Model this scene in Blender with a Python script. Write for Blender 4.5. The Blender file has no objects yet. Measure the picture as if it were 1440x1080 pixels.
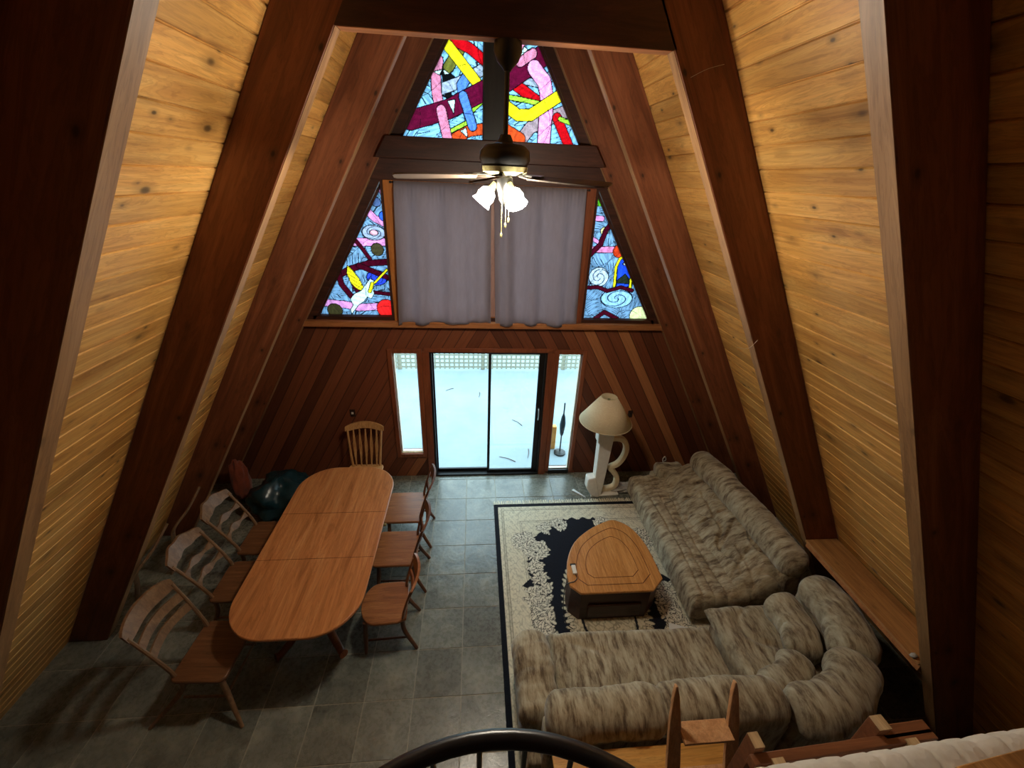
import bpy, bmesh, math, random
import numpy as np
from mathutils import Vector, Matrix, noise as mnoise
random.seed(7)
SC = bpy.context.scene
COL = SC.collection
PI = math.pi
# ------------------------------------------------------------------ scene constants (metres)
D = 5.151          # inner face of the window wall
TP = 0.5903        # run of the sloping walls per metre of height
WIN, WOUT = 3.756, 4.104   # half widths at floor: rafter edge, plank face
RY = (1.470, 2.757, 4.072, 5.055)  # near faces of the rafters
RT = 0.093

def lin(c):
    out = []
    for v in c[:3]:
        v = v / 255.0
        out.append(v / 12.92 if v <= 0.04045 else ((v + 0.055) / 1.055) ** 2.4)
    return (out[0], out[1], out[2], 1.0)

# ------------------------------------------------------------------ materials
def newmat(name):
    m = bpy.data.materials.new(name); m.use_nodes = True
    nt = m.node_tree; nt.nodes.clear()
    out = nt.nodes.new('ShaderNodeOutputMaterial')
    return m, nt, out

class N:
    """tiny node-graph writer"""
    def __init__(s, nt): s.nt = nt
    def n(s, t, **kw):
        x = s.nt.nodes.new(t)
        for k, v in kw.items(): setattr(x, k, v)
        return x
    def l(s, a, b): s.nt.links.new(a, b)
    def val(s, sock, v):
        if hasattr(v, 'links') or isinstance(v, bpy.types.NodeSocket): s.l(v, sock)
        else: sock.default_value = v
    def math(s, op, a, b=0.0, c=None):
        x = s.n('ShaderNodeMath', operation=op); s.val(x.inputs[0], a); s.val(x.inputs[1], b)
        if c is not None: s.val(x.inputs[2], c)
        return x.outputs[0]
    def mix(s, f, a, b, mode='MIX'):
        x = s.n('ShaderNodeMix', data_type='RGBA', blend_type=mode)
        s.val(x.inputs[0], f); s.val(x.inputs[6], a); s.val(x.inputs[7], b); return x.outputs[2]
    def ramp(s, f, stops, interp='LINEAR'):
        x = s.n('ShaderNodeValToRGB'); x.color_ramp.interpolation = interp; s.l(f, x.inputs[0])
        e = x.color_ramp.elements
        while len(e) < len(stops): e.new(0.5)
        for i, (p, c) in enumerate(stops): e[i].position = p; e[i].color = c if len(c) == 4 else (*c, 1)
        return x.outputs[0]
    def noise(s, vec, scale, detail=4, rough=.55, dist=0.0, dim='3D'):
        x = s.n('ShaderNodeTexNoise', noise_dimensions=dim); s.l(vec, x.inputs['Vector'])
        x.inputs['Scale'].default_value = scale; x.inputs['Detail'].default_value = detail
        x.inputs['Roughness'].default_value = rough; x.inputs['Distortion'].default_value = dist
        return x.outputs['Fac']
    def voro(s, vec, scale, feat='F1', out='Distance', rnd=1.0):
        x = s.n('ShaderNodeTexVoronoi', feature=feat); s.l(vec, x.inputs['Vector'])
        x.inputs['Scale'].default_value = scale; x.inputs['Randomness'].default_value = rnd
        return x.outputs[out]
    def mapping(s, vec, scale=(1, 1, 1), rot=(0, 0, 0), loc=(0, 0, 0)):
        x = s.n('ShaderNodeMapping'); s.l(vec, x.inputs[0])
        x.inputs['Scale'].default_value = scale; x.inputs['Rotation'].default_value = rot; x.inputs['Location'].default_value = loc
        return x.outputs[0]
    def obj(s): return s.n('ShaderNodeTexCoord').outputs['Object']
    def bump(s, h, strength=.3, dist=.01):
        x = s.n('ShaderNodeBump'); s.l(h, x.inputs['Height']); x.inputs['Strength'].default_value = strength
        x.inputs['Distance'].default_value = dist; return x.outputs[0]
    def bsdf(s, col, rough=.5, normal=None, spec=.5, metal=0.0, sheen=0.0):
        x = s.n('ShaderNodeBsdfPrincipled'); s.val(x.inputs['Base Color'], col); s.val(x.inputs['Roughness'], rough)
        x.inputs['Specular IOR Level'].default_value = spec; x.inputs['Metallic'].default_value = metal
        if sheen: x.inputs['Sheen Weight'].default_value = sheen
        if normal is not None: s.l(normal, x.inputs['Normal'])
        return x

def wood(name, dark, mid, light, axis='y', knots=0.0, rough=.45, grain=1.0, island=.25, bump=.15, spec=.4, kscale=3.2, rings=.32):
    m, nt, out = newmat(name); g = N(nt)
    vec = g.obj()
    isl = g.n('ShaderNodeNewGeometry').outputs['Random Per Island']
    off = g.n('ShaderNodeCombineXYZ')
    for i in range(3): g.l(g.math('MULTIPLY', isl, (31.7, 17.3, 23.9)[i]), off.inputs[i])
    add = g.n('ShaderNodeVectorMath', operation='ADD'); g.l(vec, add.inputs[0]); g.l(off.outputs[0], add.inputs[1])
    v = add.outputs[0]
    sc = [9.0 * grain] * 3; sc['xyz'.index(axis)] = 0.9 * grain
    f1 = g.noise(g.mapping(v, sc), 1.6, 5, .6, .8)
    sc2 = [60.0 * grain] * 3; sc2['xyz'.index(axis)] = 2.2 * grain
    f2 = g.noise(g.mapping(v, sc2), 1.0, 3, .6, .2)
    col = g.ramp(f1, [(.25, lin(dark)), (.5, lin(mid)), (.75, lin(light))])
    col = g.mix(.45, col, g.ramp(f2, [(.3, (.55, .52, .5, 1)), (.6, (1, 1, 1, 1))]), 'MULTIPLY')
    rg = g.math('MULTIPLY_ADD', g.math('SINE', g.math('MULTIPLY', f1, 70.0)), .5, .5)
    col = g.mix(rings, col, g.ramp(rg, [(.0, (.52, .47, .42, 1)), (.45, (1, 1, 1, 1))]), 'MULTIPLY')
    if knots:
        ks = [kscale] * 3; ks['xyz'.index(axis)] = kscale * .55
        d = g.voro(g.mapping(v, ks), 1.0)
        d2 = g.voro(g.mapping(v, [q * 1.7 for q in ks], (0, 0, 0), (3.3, 1.7, 5.1)), 1.0)
        d = g.math('MINIMUM', d, g.math('MULTIPLY', d2, 1.3))
        kf = g.ramp(d, [(0.0, (1, 1, 1, 1)), (.06, (.9, .9, .9, 1)), (.11, (.35, .35, .35, 1)), (.26, (0, 0, 0, 1))])
        col = g.mix(g.math('MULTIPLY', kf, knots), col, lin([c * .28 for c in dark]))
    hs = g.n('ShaderNodeHueSaturation'); g.l(col, hs.inputs['Color'])
    g.l(g.math('MULTIPLY_ADD', isl, island, 1 - island * .5), hs.inputs['Value'])
    b = g.bsdf(hs.outputs[0], rough, g.bump(f2, bump, .004), spec)
    g.l(b.outputs[0], out.inputs[0]); return m

def plain(name, rgb, rough=.5, metal=0.0, spec=.5, noise=0.0, nscale=20, bump=0.0, sheen=0.0):
    m, nt, out = newmat(name); g = N(nt)
    col = lin(rgb); nrm = None
    f = g.noise(g.obj(), nscale, 4, .6)
    if noise:
        col = g.mix(noise, lin(rgb), g.ramp(f, [(.3, lin([c * .45 for c in rgb])), (.7, lin([min(255, c * 1.18) for c in rgb]))]))
    if bump: nrm = g.bump(f, bump, .01)
    b = g.bsdf(col, rough, nrm, spec, metal, sheen)
    g.l(b.outputs[0], out.inputs[0]); return m

M = {}
M['pine'] = wood('knotty_pine', (176, 120, 58), (210, 157, 84), (226, 180, 108), 'y', knots=.92, rough=.42, grain=1.0, island=.42, bump=.12, kscale=4.6)
M['rafter'] = wood('stained_rafter', (90, 47, 28), (122, 70, 44), (144, 90, 60), 'z', knots=.9, rough=.5, grain=.8, island=.12, kscale=3.6)
M['rafter_edge'] = wood('worn_lit_edge', (122, 88, 56), (156, 116, 76), (176, 136, 94), 'z', knots=.5, rough=.5, grain=.8, island=.12, kscale=2.6)  # paler worn wood, with the lit look of the edges mixed into its colour
M['frame_dark'] = wood('dark_frame', (48, 26, 18), (66, 36, 25), (84, 48, 34), 'x', rough=.5, island=.1)
M['mullion'] = wood('blackened_post', (24, 22, 19), (34, 31, 27), (46, 41, 35), 'z', rough=.5, island=.1)
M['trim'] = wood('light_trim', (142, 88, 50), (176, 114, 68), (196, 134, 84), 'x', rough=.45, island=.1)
M['casing'] = wood('door_casing', (104, 54, 30), (134, 72, 42), (154, 88, 54), 'z', rough=.45, island=.15)
M['amber'] = wood('amber_jamb', (150, 88, 36), (184, 112, 50), (200, 130, 64), 'z', rough=.45, island=.1)
M['table'] = wood('oak_table', (152, 92, 50), (190, 122, 70), (208, 146, 92), 'y', rough=.3, grain=1.0, island=.1, bump=.05, spec=.5)
M['table_leg'] = wood('table_pedestal', (96, 54, 28), (128, 74, 40), (150, 92, 54), 'z', rough=.35, island=.15)
M['chair_brown'] = wood('brown_chair', (112, 68, 38), (150, 94, 54), (172, 116, 72), 'y', rough=.32, grain=1.4, island=.1, bump=.05)
M['chair_dark'] = wood('dark_chair_frame', (74, 44, 28), (102, 62, 38), (124, 80, 50), 'z', rough=.35, grain=1.4, island=.15)
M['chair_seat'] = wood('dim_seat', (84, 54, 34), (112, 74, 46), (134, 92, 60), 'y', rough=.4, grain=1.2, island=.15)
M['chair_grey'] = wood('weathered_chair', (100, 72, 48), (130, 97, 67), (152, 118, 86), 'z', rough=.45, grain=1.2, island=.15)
M['chair_pine'] = wood('pale_chair', (168, 120, 70), (198, 150, 96), (216, 172, 118), 'z', rough=.4, grain=1.2, island=.1)
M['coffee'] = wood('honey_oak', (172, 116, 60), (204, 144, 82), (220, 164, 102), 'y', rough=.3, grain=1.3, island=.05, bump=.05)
M['inlay'] = plain('inlay_line', (84, 40, 16), .4)
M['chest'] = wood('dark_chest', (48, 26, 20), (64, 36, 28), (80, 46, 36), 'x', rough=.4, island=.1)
M['shelf'] = wood('shelf_board', (150, 104, 60), (182, 132, 80), (202, 154, 100), 'y', knots=.4, rough=.35, island=.05)
M['console'] = wood('console_veneer', (158, 104, 44), (222, 164, 84), (236, 188, 110), 'x', rough=.35, grain=.8, island=.08)
M['ladder'] = wood('ladder_wood', (184, 132, 88), (212, 160, 112), (226, 180, 134), 'z', rough=.35, island=.12)
M['bedwood'] = wood('bed_lumber', (96, 58, 36), (122, 76, 48), (144, 94, 62), 'x', rough=.5, island=.15)
M['cutend'] = wood('cut_end', (168, 140, 100), (196, 168, 128), (210, 186, 150), 'y', rough=.6, island=.1)
M['black'] = plain('black_metal', (20, 20, 20), .38, 0.0, .5)
M['alu_dark'] = plain('dark_aluminium', (26, 24, 24), .4, .3)
M['black_rail'] = plain('painted_iron', (26, 26, 27), .3, 0.0, .6)
M['brass'] = plain('dusty_brass', (170, 165, 120), .4, .6, noise=.5, nscale=30)
M['blade'] = wood('dusty_blade', (58, 46, 38), (84, 70, 58), (112, 98, 84), 'x', rough=.55, island=.1)
M['plaster'] = plain('white_plaster', (232, 228, 218), .75, noise=.12, nscale=14, bump=.15)
M['cream'] = plain('cream_plaster', (226, 206, 168), .75, noise=.15, nscale=14, bump=.1)
M['paper'] = plain('paper', (222, 228, 230), .8)
M['plate'] = plain('outlet_plate', (44, 26, 18), .4)
M['metal'] = plain('bright_metal', (190, 190, 190), .3, .9)
M['teal'] = plain('teal_plastic', (22, 54, 62), .28, noise=.35, nscale=9)
M['rust'] = plain('rust_cloth', (128, 54, 26), .85, noise=.35, nscale=12, sheen=.2)
M['cloth'] = plain('grey_cloth', (172, 168, 160), .85, noise=.35, nscale=16, bump=.3)
M['plug'] = plain('white_plastic', (220, 218, 208), .45)
M['thread'] = plain('cobweb', (190, 180, 165), .9)
M['mull_pink'] = wood('inner_mullion', (140, 100, 84), (164, 122, 106), (176, 134, 118), 'z', rough=.5, island=.05)
M['lattice'] = plain('pale_lattice', (156, 154, 134), .7)
M['umbrella'] = plain('umbrella_cloth', (8, 34, 46), .7)
M['orange'] = plain('orange_plastic', (226, 160, 70), .5)

def mat_chevron():
    m, nt, out = newmat('cedar_chevron_boards'); g = N(nt)
    p = g.n('ShaderNodeSeparateXYZ'); g.l(g.obj(), p.inputs[0])
    ax = g.math('ABSOLUTE', p.outputs[0])
    c = g.math('MULTIPLY', g.math('ADD', ax, g.math('MULTIPLY', p.outputs[2], TP)), math.cos(math.atan(TP)) / .135)
    al = g.math('SUBTRACT', p.outputs[2], g.math('MULTIPLY', ax, TP))
    side = g.math('SIGN', p.outputs[0])
    bid = g.math('ADD', g.math('FLOOR', c), g.math('MULTIPLY', side, 57.0))
    wn = g.n('ShaderNodeTexWhiteNoise', noise_dimensions='1D'); g.l(bid, wn.inputs['W'])
    r = wn.outputs['Value']
    base = g.ramp(r, [(0.0, lin((88, 48, 31))), (.35, lin((112, 62, 40))), (.6, lin((132, 76, 48))), (.88, lin((122, 66, 42))), (.96, lin((182, 120, 76)))])
    vec = g.n('ShaderNodeCombineXYZ')
    g.l(g.math('MULTIPLY', c, 3.0), vec.inputs[0]); g.l(g.math('MULTIPLY', al, .7), vec.inputs[1]); g.l(g.math('MULTIPLY', r, 40.0), vec.inputs[2])
    f = g.noise(vec.outputs[0], 2.0, 5, .6, .6)
    col = g.mix(.55, base, g.ramp(f, [(.3, (.45, .42, .4, 1)), (.65, (1, 1, 1, 1))]), 'MULTIPLY')
    fr = g.math('FRACT', c)
    ed = g.math('MINIMUM', fr, g.math('SUBTRACT', 1.0, fr))
    gro = g.ramp(ed, [(0.0, (0, 0, 0, 1)), (.05, (1, 1, 1, 1))])
    col = g.mix(g.math('SUBTRACT', 1.0, gro), col, lin((38, 18, 12)))
    b = g.bsdf(col, .5, g.bump(gro, .5, .006), .35); g.l(b.outputs[0], out.inputs[0]); return m
M['chevron'] = mat_chevron()

def mat_slate():
    m, nt, out = newmat('slate_tile'); g = N(nt)
    o = g.obj()
    isl = g.n('ShaderNodeNewGeometry').outputs['Random Per Island']
    off = g.n('ShaderNodeCombineXYZ'); g.l(g.math('MULTIPLY', isl, 41.0), off.inputs[2])
    add = g.n('ShaderNodeVectorMath', operation='ADD'); g.l(o, add.inputs[0]); g.l(off.outputs[0], add.inputs[1])
    f = g.noise(add.outputs[0], 5.0, 7, .62, .7); f2 = g.noise(add.outputs[0], 28.0, 5, .6)
    col = g.ramp(f, [(.28, lin((84, 86, 78))), (.5, lin((114, 116, 106))), (.72, lin((144, 144, 130)))])
    col = g.mix(.3, col, g.ramp(f2, [(.3, (.72, .72, .72, 1)), (.7, (1, 1, 1, 1))]), 'MULTIPLY')
    hs = g.n('ShaderNodeHueSaturation'); g.l(col, hs.inputs['Color']); g.l(g.math('MULTIPLY_ADD', isl, .4, .78), hs.inputs['Value'])
    hh = g.math('ADD', g.math('MULTIPLY', f, 1.2), g.math('MULTIPLY', f2, .25))
    rr = g.math('MULTIPLY_ADD', f2, .28, .14)
    b = g.bsdf(hs.outputs[0], rr, g.bump(hh, .18, .02), .7); g.l(b.outputs[0], out.inputs[0]); return m
M['slate'] = mat_slate()
M['grout'] = plain('grout', (160, 156, 140), .9, noise=.3, nscale=30)

def mat_sofa(name='sofa_velour'):
    m, nt, out = newmat(name); g = N(nt); o = g.obj()
    w = g.noise(o, 2.2, 3, .5)
    ad = g.n('ShaderNodeVectorMath', operation='ADD'); g.l(o, ad.inputs[0])
    cv = g.n('ShaderNodeCombineXYZ'); g.l(g.math('MULTIPLY', w, .10), cv.inputs[0]); g.l(cv.outputs[0], ad.inputs[1])
    v = g.mapping(ad.outputs[0], (19, 4.6, 4.6), (0, 0, .22))
    f = g.noise(v, 1.0, 7, .70, .0)
    v2 = g.mapping(ad.outputs[0], (70, 17, 17), (0, 0, .25)); f2 = g.noise(v2, 1.0, 4, .6, .2)
    big = g.noise(o, 3.0, 3, .5)
    col = g.ramp(f, [(.30, lin((66, 53, 40))), (.41, lin((124, 108, 86))), (.52, lin((170, 158, 132))), (.70, lin((198, 190, 166)))])
    col = g.mix(.35, col, g.ramp(f2, [(.3, (.5, .47, .42, 1)), (.58, (1, 1, 1, 1))]), 'MULTIPLY')
    col = g.mix(.35, col, g.ramp(big, [(.35, (.6, .6, .58, 1)), (.65, (1, 1, 1, 1))]), 'MULTIPLY')
    fine = g.noise(o, 160, 2, .5)
    h = g.math('ADD', g.math('MULTIPLY', f2, .6), g.math('MULTIPLY', fine, .3))
    b = g.bsdf(col, .85, g.bump(h, .25, .01), .2, 0, .25); g.l(b.outputs[0], out.inputs[0]); return m
M['sofa'] = mat_sofa()

def mat_curtain():
    m, nt, out = newmat('grey_curtain'); g = N(nt); o = g.obj()
    f = g.noise(g.mapping(o, (4, 4, 1)), 6, 4, .6); wv = g.noise(g.mapping(o, (300, 300, 300)), 1, 2)
    col = g.mix(.18, lin((158, 145, 148)), g.ramp(f, [(.3, lin((134, 122, 125))), (.7, lin((178, 165, 168)))]))
    b = g.bsdf(col, .9, g.bump(wv, .1, .002), .1, 0, .1)
    t = g.n('ShaderNodeBsdfTranslucent'); g.l(col, t.inputs[0])
    mx = g.n('ShaderNodeMixShader'); mx.inputs[0].default_value = .6
    g.l(b.outputs[0], mx.inputs[1]); g.l(t.outputs[0], mx.inputs[2]); g.l(mx.outputs[0], out.inputs[0]); return m
M['curtain'] = mat_curtain()

def mat_pane():
    m, nt, out = newmat('clear_glass'); g = N(nt)
    t = g.n('ShaderNodeBsdfTransparent'); t.inputs[0].default_value = (.93, .98, .98, 1)
    gl = g.n('ShaderNodeBsdfGlossy'); gl.inputs['Roughness'].default_value = .03
    mx = g.n('ShaderNodeMixShader'); mx.inputs[0].default_value = .05
    g.l(t.outputs[0], mx.inputs[1]); g.l(gl.outputs[0], mx.inputs[2]); g.l(mx.outputs[0], out.inputs[0]); return m
M['pane'] = mat_pane()

def mat_attr(name, mode, rough=.4):
    m, nt, out = newmat(name); g = N(nt)
    a = g.n('ShaderNodeAttribute'); a.attribute_name = 'pattern'
    f = g.noise(g.obj(), 60, 3, .6)
    if mode == 'glass':
        ga = g.n('ShaderNodeGamma'); g.l(a.outputs['Color'], ga.inputs[0]); ga.inputs[1].default_value = .62   # two faces of the sheet
        dn = g.mix(1.0, ga.outputs[0], (.80, .80, .80, 1), 'MULTIPLY')
        t = g.n('ShaderNodeBsdfTranslucent'); g.l(dn, t.inputs[0])
        tr = g.n('ShaderNodeBsdfTransparent'); g.l(dn, tr.inputs[0])
        mx = g.n('ShaderNodeMixShader'); mx.inputs[0].default_value = .4
        g.l(t.outputs[0], mx.inputs[1]); g.l(tr.outputs[0], mx.inputs[2])
        gl = g.n('ShaderNodeBsdfGlossy'); gl.inputs['Roughness'].default_value = .15
        m2 = g.n('ShaderNodeMixShader'); m2.inputs[0].default_value = .04
        g.l(mx.outputs[0], m2.inputs[1]); g.l(gl.outputs[0], m2.inputs[2]); g.l(m2.outputs[0], out.inputs[0])
    else:
        fine = g.noise(g.obj(), 350, 2, .5)
        c = g.mix(.3, a.outputs['Color'], g.ramp(f, [(.3, (.62, .6, .56, 1)), (.7, (1, 1, 1, 1))]), 'MULTIPLY')
        b = g.bsdf(c, .95, g.bump(fine, .4, .006), .1, 0, .1); g.l(b.outputs[0], out.inputs[0])
    return m
M['stained'] = mat_attr('stained_glass', 'glass'); M['rug'] = mat_attr('rug_pile', 'rug')

def mat_shade():
    m, nt, out = newmat('lit_glass_shade'); g = N(nt)
    e = g.n('ShaderNodeEmission'); e.inputs[0].default_value = (1.0, .89, .72, 1); e.inputs[1].default_value = LAMP
    g.l(e.outputs[0], out.inputs[0]); return m
LAMP = 165.0
M["lit"] = mat_shade()

def mat_lampshade():
    m, nt, out = newmat('linen_lampshade'); g = N(nt)
    f = g.noise(g.mapping(g.obj(), (40, 40, 200)), 1, 3)
    col = g.ramp(f, [(.3, lin((224, 206, 168))), (.7, lin((240, 226, 194)))])
    b = g.bsdf(col, .85, None, .1); t = g.n('ShaderNodeBsdfTranslucent'); g.l(col, t.inputs[0])
    mx = g.n('ShaderNodeMixShader'); mx.inputs[0].default_value = .25
    g.l(b.outputs[0], mx.inputs[1]); g.l(t.outputs[0], mx.inputs[2]); g.l(mx.outputs[0], out.inputs[0]); return m
M['lampshade'] = mat_lampshade()

def mat_slab():
    m, nt, out = newmat('patio_concrete'); g = N(nt); o = g.obj()
    f = g.noise(o, 1.2, 6, .6); f2 = g.noise(g.mapping(o, (1, 6, 1)), 3, 4)
    col = g.ramp(f, [(.3, lin((140, 157, 163))), (.7, lin((154, 168, 171)))])
    col = g.mix(.2, col, g.ramp(f2, [(.3, (.8, .84, .86, 1)), (.6, (1, 1, 1, 1))]), 'MULTIPLY')
    b = g.bsdf(col, .8); g.l(b.outputs[0], out.inputs[0]); return m
M['slab'] = mat_slab()

def mat_mattress():
    m, nt, out = newmat('quilted_ticking'); g = N(nt); o = g.obj()
    f = g.voro(o, 55, 'F1'); f2 = g.noise(o, 9, 3)
    col = g.mix(.4, lin((206, 200, 188)), g.ramp(f2, [(.3, lin((182, 176, 164))), (.7, lin((222, 218, 208)))]))
    b = g.bsdf(col, .85, g.bump(f, .4, .006), .15, 0, .1); g.l(b.outputs[0], out.inputs[0]); return m
M['mattress'] = mat_mattress()
M['loft'] = plain('loft_boards', (70, 44, 28), .7, noise=.4)
M['dark_wall'] = wood('loft_panel', (60, 32, 20), (84, 46, 28), (100, 58, 36), 'z', rough=.6, island=.1)

# ------------------------------------------------------------------ mesh helpers
class MB:
    def __init__(s): s.v = []; s.f = []; s.sm = []
    def add(s, vs, fs, smooth=False):
        o = len(s.v); s.v.extend([tuple(x) for x in vs])
        for f in fs: s.f.append([i + o for i in f]); s.sm.append(smooth)
        return s
    def box(s, c, size, rot=None):
        hx, hy, hz = [x / 2 for x in size]
        vs = [Vector((sx * hx, sy * hy, sz * hz)) for sx in (-1, 1) for sy in (-1, 1) for sz in (-1, 1)]
        if rot is not None: vs = [rot @ v for v in vs]
        vs = [v + Vector(c) for v in vs]
        return s.add(vs, [(0, 1, 3, 2), (4, 6, 7, 5), (0, 4, 5, 1), (2, 3, 7, 6), (0, 2, 6, 4), (1, 5, 7, 3)])
    def bb(s, x0, x1, y0, y1, z0, z1):
        return s.box(((x0 + x1) / 2, (y0 + y1) / 2, (z0 + z1) / 2), (x1 - x0, y1 - y0, z1 - z0))
    def bar(s, a, b, w, d, up=(0, 0, 1)):
        a = Vector(a); b = Vector(b); t = (b - a); L = t.length; t.normalize()
        u = Vector(up); u = (u - t * u.dot(t))
        if u.length < 1e-4: u = Vector((1, 0, 0)) - t * t.x
        u.normalize(); r = t.cross(u)
        R = Matrix((r, u, t)).transposed()
        return s.box((a + b) / 2, (w, d, L), R)
    def prism(s, poly, lo, hi, axis='z'):
        """polygon (list of 2D) extruded along axis"""
        def P(p, h):
            if axis == 'z': return (p[0], p[1], h)
            if axis == 'y': return (p[0], h, p[1])
            return (h, p[0], p[1])
        n = len(poly)
        vs = [P(p, lo) for p in poly] + [P(p, hi) for p in poly]
        fs = [list(range(n))[::-1], list(range(n, 2 * n))] + [(i, (i + 1) % n, n + (i + 1) % n, n + i) for i in range(n)]
        return s.add(vs, fs)
    def tube(s, path, rad, n=10, cap=True, sect=None, closed=False, smooth=True, up=None):
        P = [Vector(p) for p in path]; m = len(P)
        rr = rad if hasattr(rad, '__len__') else [rad] * m
        vs = []; pu = Vector(up) if up else None
        for i in range(m):
            if closed: t = P[(i + 1) % m] - P[i - 1]
            else: t = P[min(i + 1, m - 1)] - P[max(i - 1, 0)]
            t.normalize()
            if pu is None: pu = Vector((0, 0, 1)) if abs(t.z) < .9 else Vector((1, 0, 0))
            u = pu - t * pu.dot(t)
            if u.length < 1e-5: u = Vector((0, 1, 0)) - t * t.y
            u.normalize(); r = t.cross(u)
            if up is None: pu = u
            for k in range(n):
                a = 2 * PI * k / n
                if sect: ca, sa = sect(a, i / (m - 1))
                else: ca, sa = math.cos(a), math.sin(a)
                vs.append(P[i] + (r * ca + u * sa) * rr[i])
        fs = []
        for i in range(m if closed else m - 1):
            for k in range(n):
                a = i * n + k; b = i * n + (k + 1) % n; c = ((i + 1) % m) * n
                fs.append((a, b, c + (k + 1) % n, c + k))
        if cap and not closed: fs.append(list(range(n))[::-1]); fs.append(list(range((m - 1) * n, m * n)))
        return s.add(vs, fs, smooth)
    def lathe(s, prof, c=(0, 0, 0), n=24, cap=True):
        m = len(prof)
        vs = [(c[0] + r * math.cos(2 * PI * k / n), c[1] + r * math.sin(2 * PI * k / n), c[2] + z) for r, z in prof for k in range(n)]
        fs = [(i * n + k, i * n + (k + 1) % n, (i + 1) * n + (k + 1) % n, (i + 1) * n + k) for i in range(m - 1) for k in range(n)]
        if cap: fs.append(list(range(n))[::-1]); fs.append(list(range((m - 1) * n, m * n)))
        return s.add(vs, fs, True)
    def grid(s, fn, nu, nv, smooth=True, wrapu=False):
        vs = [fn(i / nu, j / nv) for j in range(nv + 1) for i in range(nu + 1)]
        W = nu + 1
        fs = [(j * W + i, j * W + i + 1, (j + 1) * W + i + 1, (j + 1) * W + i) for j in range(nv) for i in range(nu)]
        return s.add(vs, fs, smooth)
    def xf(s, M4, start=0):
        s.v[start:] = [tuple(M4 @ Vector(v)) for v in s.v[start:]]; return s
    def build(s, name, mat, parent=None, bevel=0.0, seg=2, sharp=40, loc=None, solid=0.0, sub=0):
        me = bpy.data.meshes.new(name); me.from_pydata(s.v, [], s.f); me.update()
        me.polygons.foreach_set('use_smooth', [bool(x) or bevel > 0 for x in s.sm])
        bm = bmesh.new(); bm.from_mesh(me); bmesh.ops.recalc_face_normals(bm, faces=bm.faces); bm.to_mesh(me); bm.free()
        if any(s.sm) or bevel: me.set_sharp_from_angle(angle=math.radians(sharp))
        me.materials.append(mat if not isinstance(mat, str) else M[mat])
        o = bpy.data.objects.new(name, me); COL.objects.link(o)
        if parent is not None: o.parent = parent
        if loc is not None: o.location = loc
        if solid: d = o.modifiers.new('solid', 'SOLIDIFY'); d.thickness = solid; d.offset = 0
        if sub: d = o.modifiers.new('sub', 'SUBSURF'); d.levels = sub; d.render_levels = sub
        if bevel:
            b = o.modifiers.new('bevel', 'BEVEL'); b.width = bevel; b.segments = seg; b.limit_method = 'ANGLE'; b.angle_limit = math.radians(35)
        return o

def tag(o, label, cat, group=None, kind=None):
    o['label'] = label; o['category'] = cat
    if group: o['group'] = group
    if kind: o['kind'] = kind
    return o
def thing(name, label, cat, loc=(0, 0, 0), rz=0.0, group=None):
    o = bpy.data.objects.new(name, None); COL.objects.link(o); o.empty_display_size = .1
    o.location = loc; o.rotation_euler = (0, 0, rz); return tag(o, label, cat, group)
def struct(o, label, cat): return tag(o, label, cat, None, 'structure')
def copy_tree(o, parent=None):
    c = o.copy(); COL.objects.link(c)
    if parent is not None: c.parent = parent
    for ch in list(o.children): copy_tree(ch, c)
    return c
def spline(pts, n=8):
    """Catmull-Rom through pts"""
    P = [Vector(p) for p in pts]; out = []
    for i in range(len(P) - 1):
        p0, p1, p2, p3 = P[max(i - 1, 0)], P[i], P[i + 1], P[min(i + 2, len(P) - 1)]
        for k in range(n):
            t = k / n
            out.append(.5 * ((2 * p1) + (p2 - p0) * t + (2 * p0 - 5 * p1 + 4 * p2 - p3) * t * t + (3 * p1 - p0 - 3 * p2 + p3) * t ** 3))
    out.append(P[-1]); return out
def nz(p, s=1.0, o=0.0): return mnoise.noise(Vector((p[0] * s + o, p[1] * s + o * 1.7, p[2] * s - o)))
# ------------------------------------------------------------------ camera
cam = bpy.data.cameras.new('camera'); cam.sensor_width = 36; cam.lens = 578.209 / 1440 * 36; cam.clip_start = .02
co = bpy.data.objects.new('camera', cam); COL.objects.link(co); SC.camera = co
def cam_axes(pitch, yaw, roll):
    cp, sp, cy, sy = math.cos(pitch), math.sin(pitch), math.cos(yaw), math.sin(yaw)
    w = Vector((sy * cp, cy * cp, -sp)); r = Vector((cy, -sy, 0)); u = r.cross(w)
    cr, sr = math.cos(roll), math.sin(roll)
    return cr * r + sr * u, -sr * r + cr * u, w
_r, _u, _w = cam_axes(.4634, .0999, .0446)
mt = Matrix((_r, _u, -_w)).transposed().to_4x4(); mt.translation = Vector((-.188, 0, 4.173))
co.matrix_world = mt

# ------------------------------------------------------------------ room shell
A = math.atan(TP); CA, SA = math.cos(A), math.sin(A)
def plank_wall(name, s, label):
    mb = MB(); w = .142; n = int(WOUT / SA / w) + 1
    rnd = random.Random(11 if s < 0 else 23)
    cuts = [-2.0, .24, 1.5, 2.8, 4.1, D + .12]
    for i in range(n):
        s0 = i * w - (.15 if i == 0 else 0); s1 = min(i * w + w, WOUT / SA)
        if s1 - s0 < .02: continue
        c = .007
        prof = [(s0, .024), (s1, .024), (s1, .012), (s1 - .0028, .012), (s1 - .0028, .006), (s1 - c, 0), (s0 + c, 0), (s0 + .0028, .006), (s0 + .0028, .012), (s0, .012)]
        pts = [(s * (WOUT - a * SA + d * CA), a * CA + d * SA) for a, d in prof]
        for a, b in zip(cuts[:-1], cuts[1:]): mb.prism(pts, a, b, 'y')
    return struct(mb.build(name, 'pine'), label, 'wall')
plank_wall('wall_left', -1, 'sloping left wall of knotty pine planks between the dark rafters')
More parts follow.
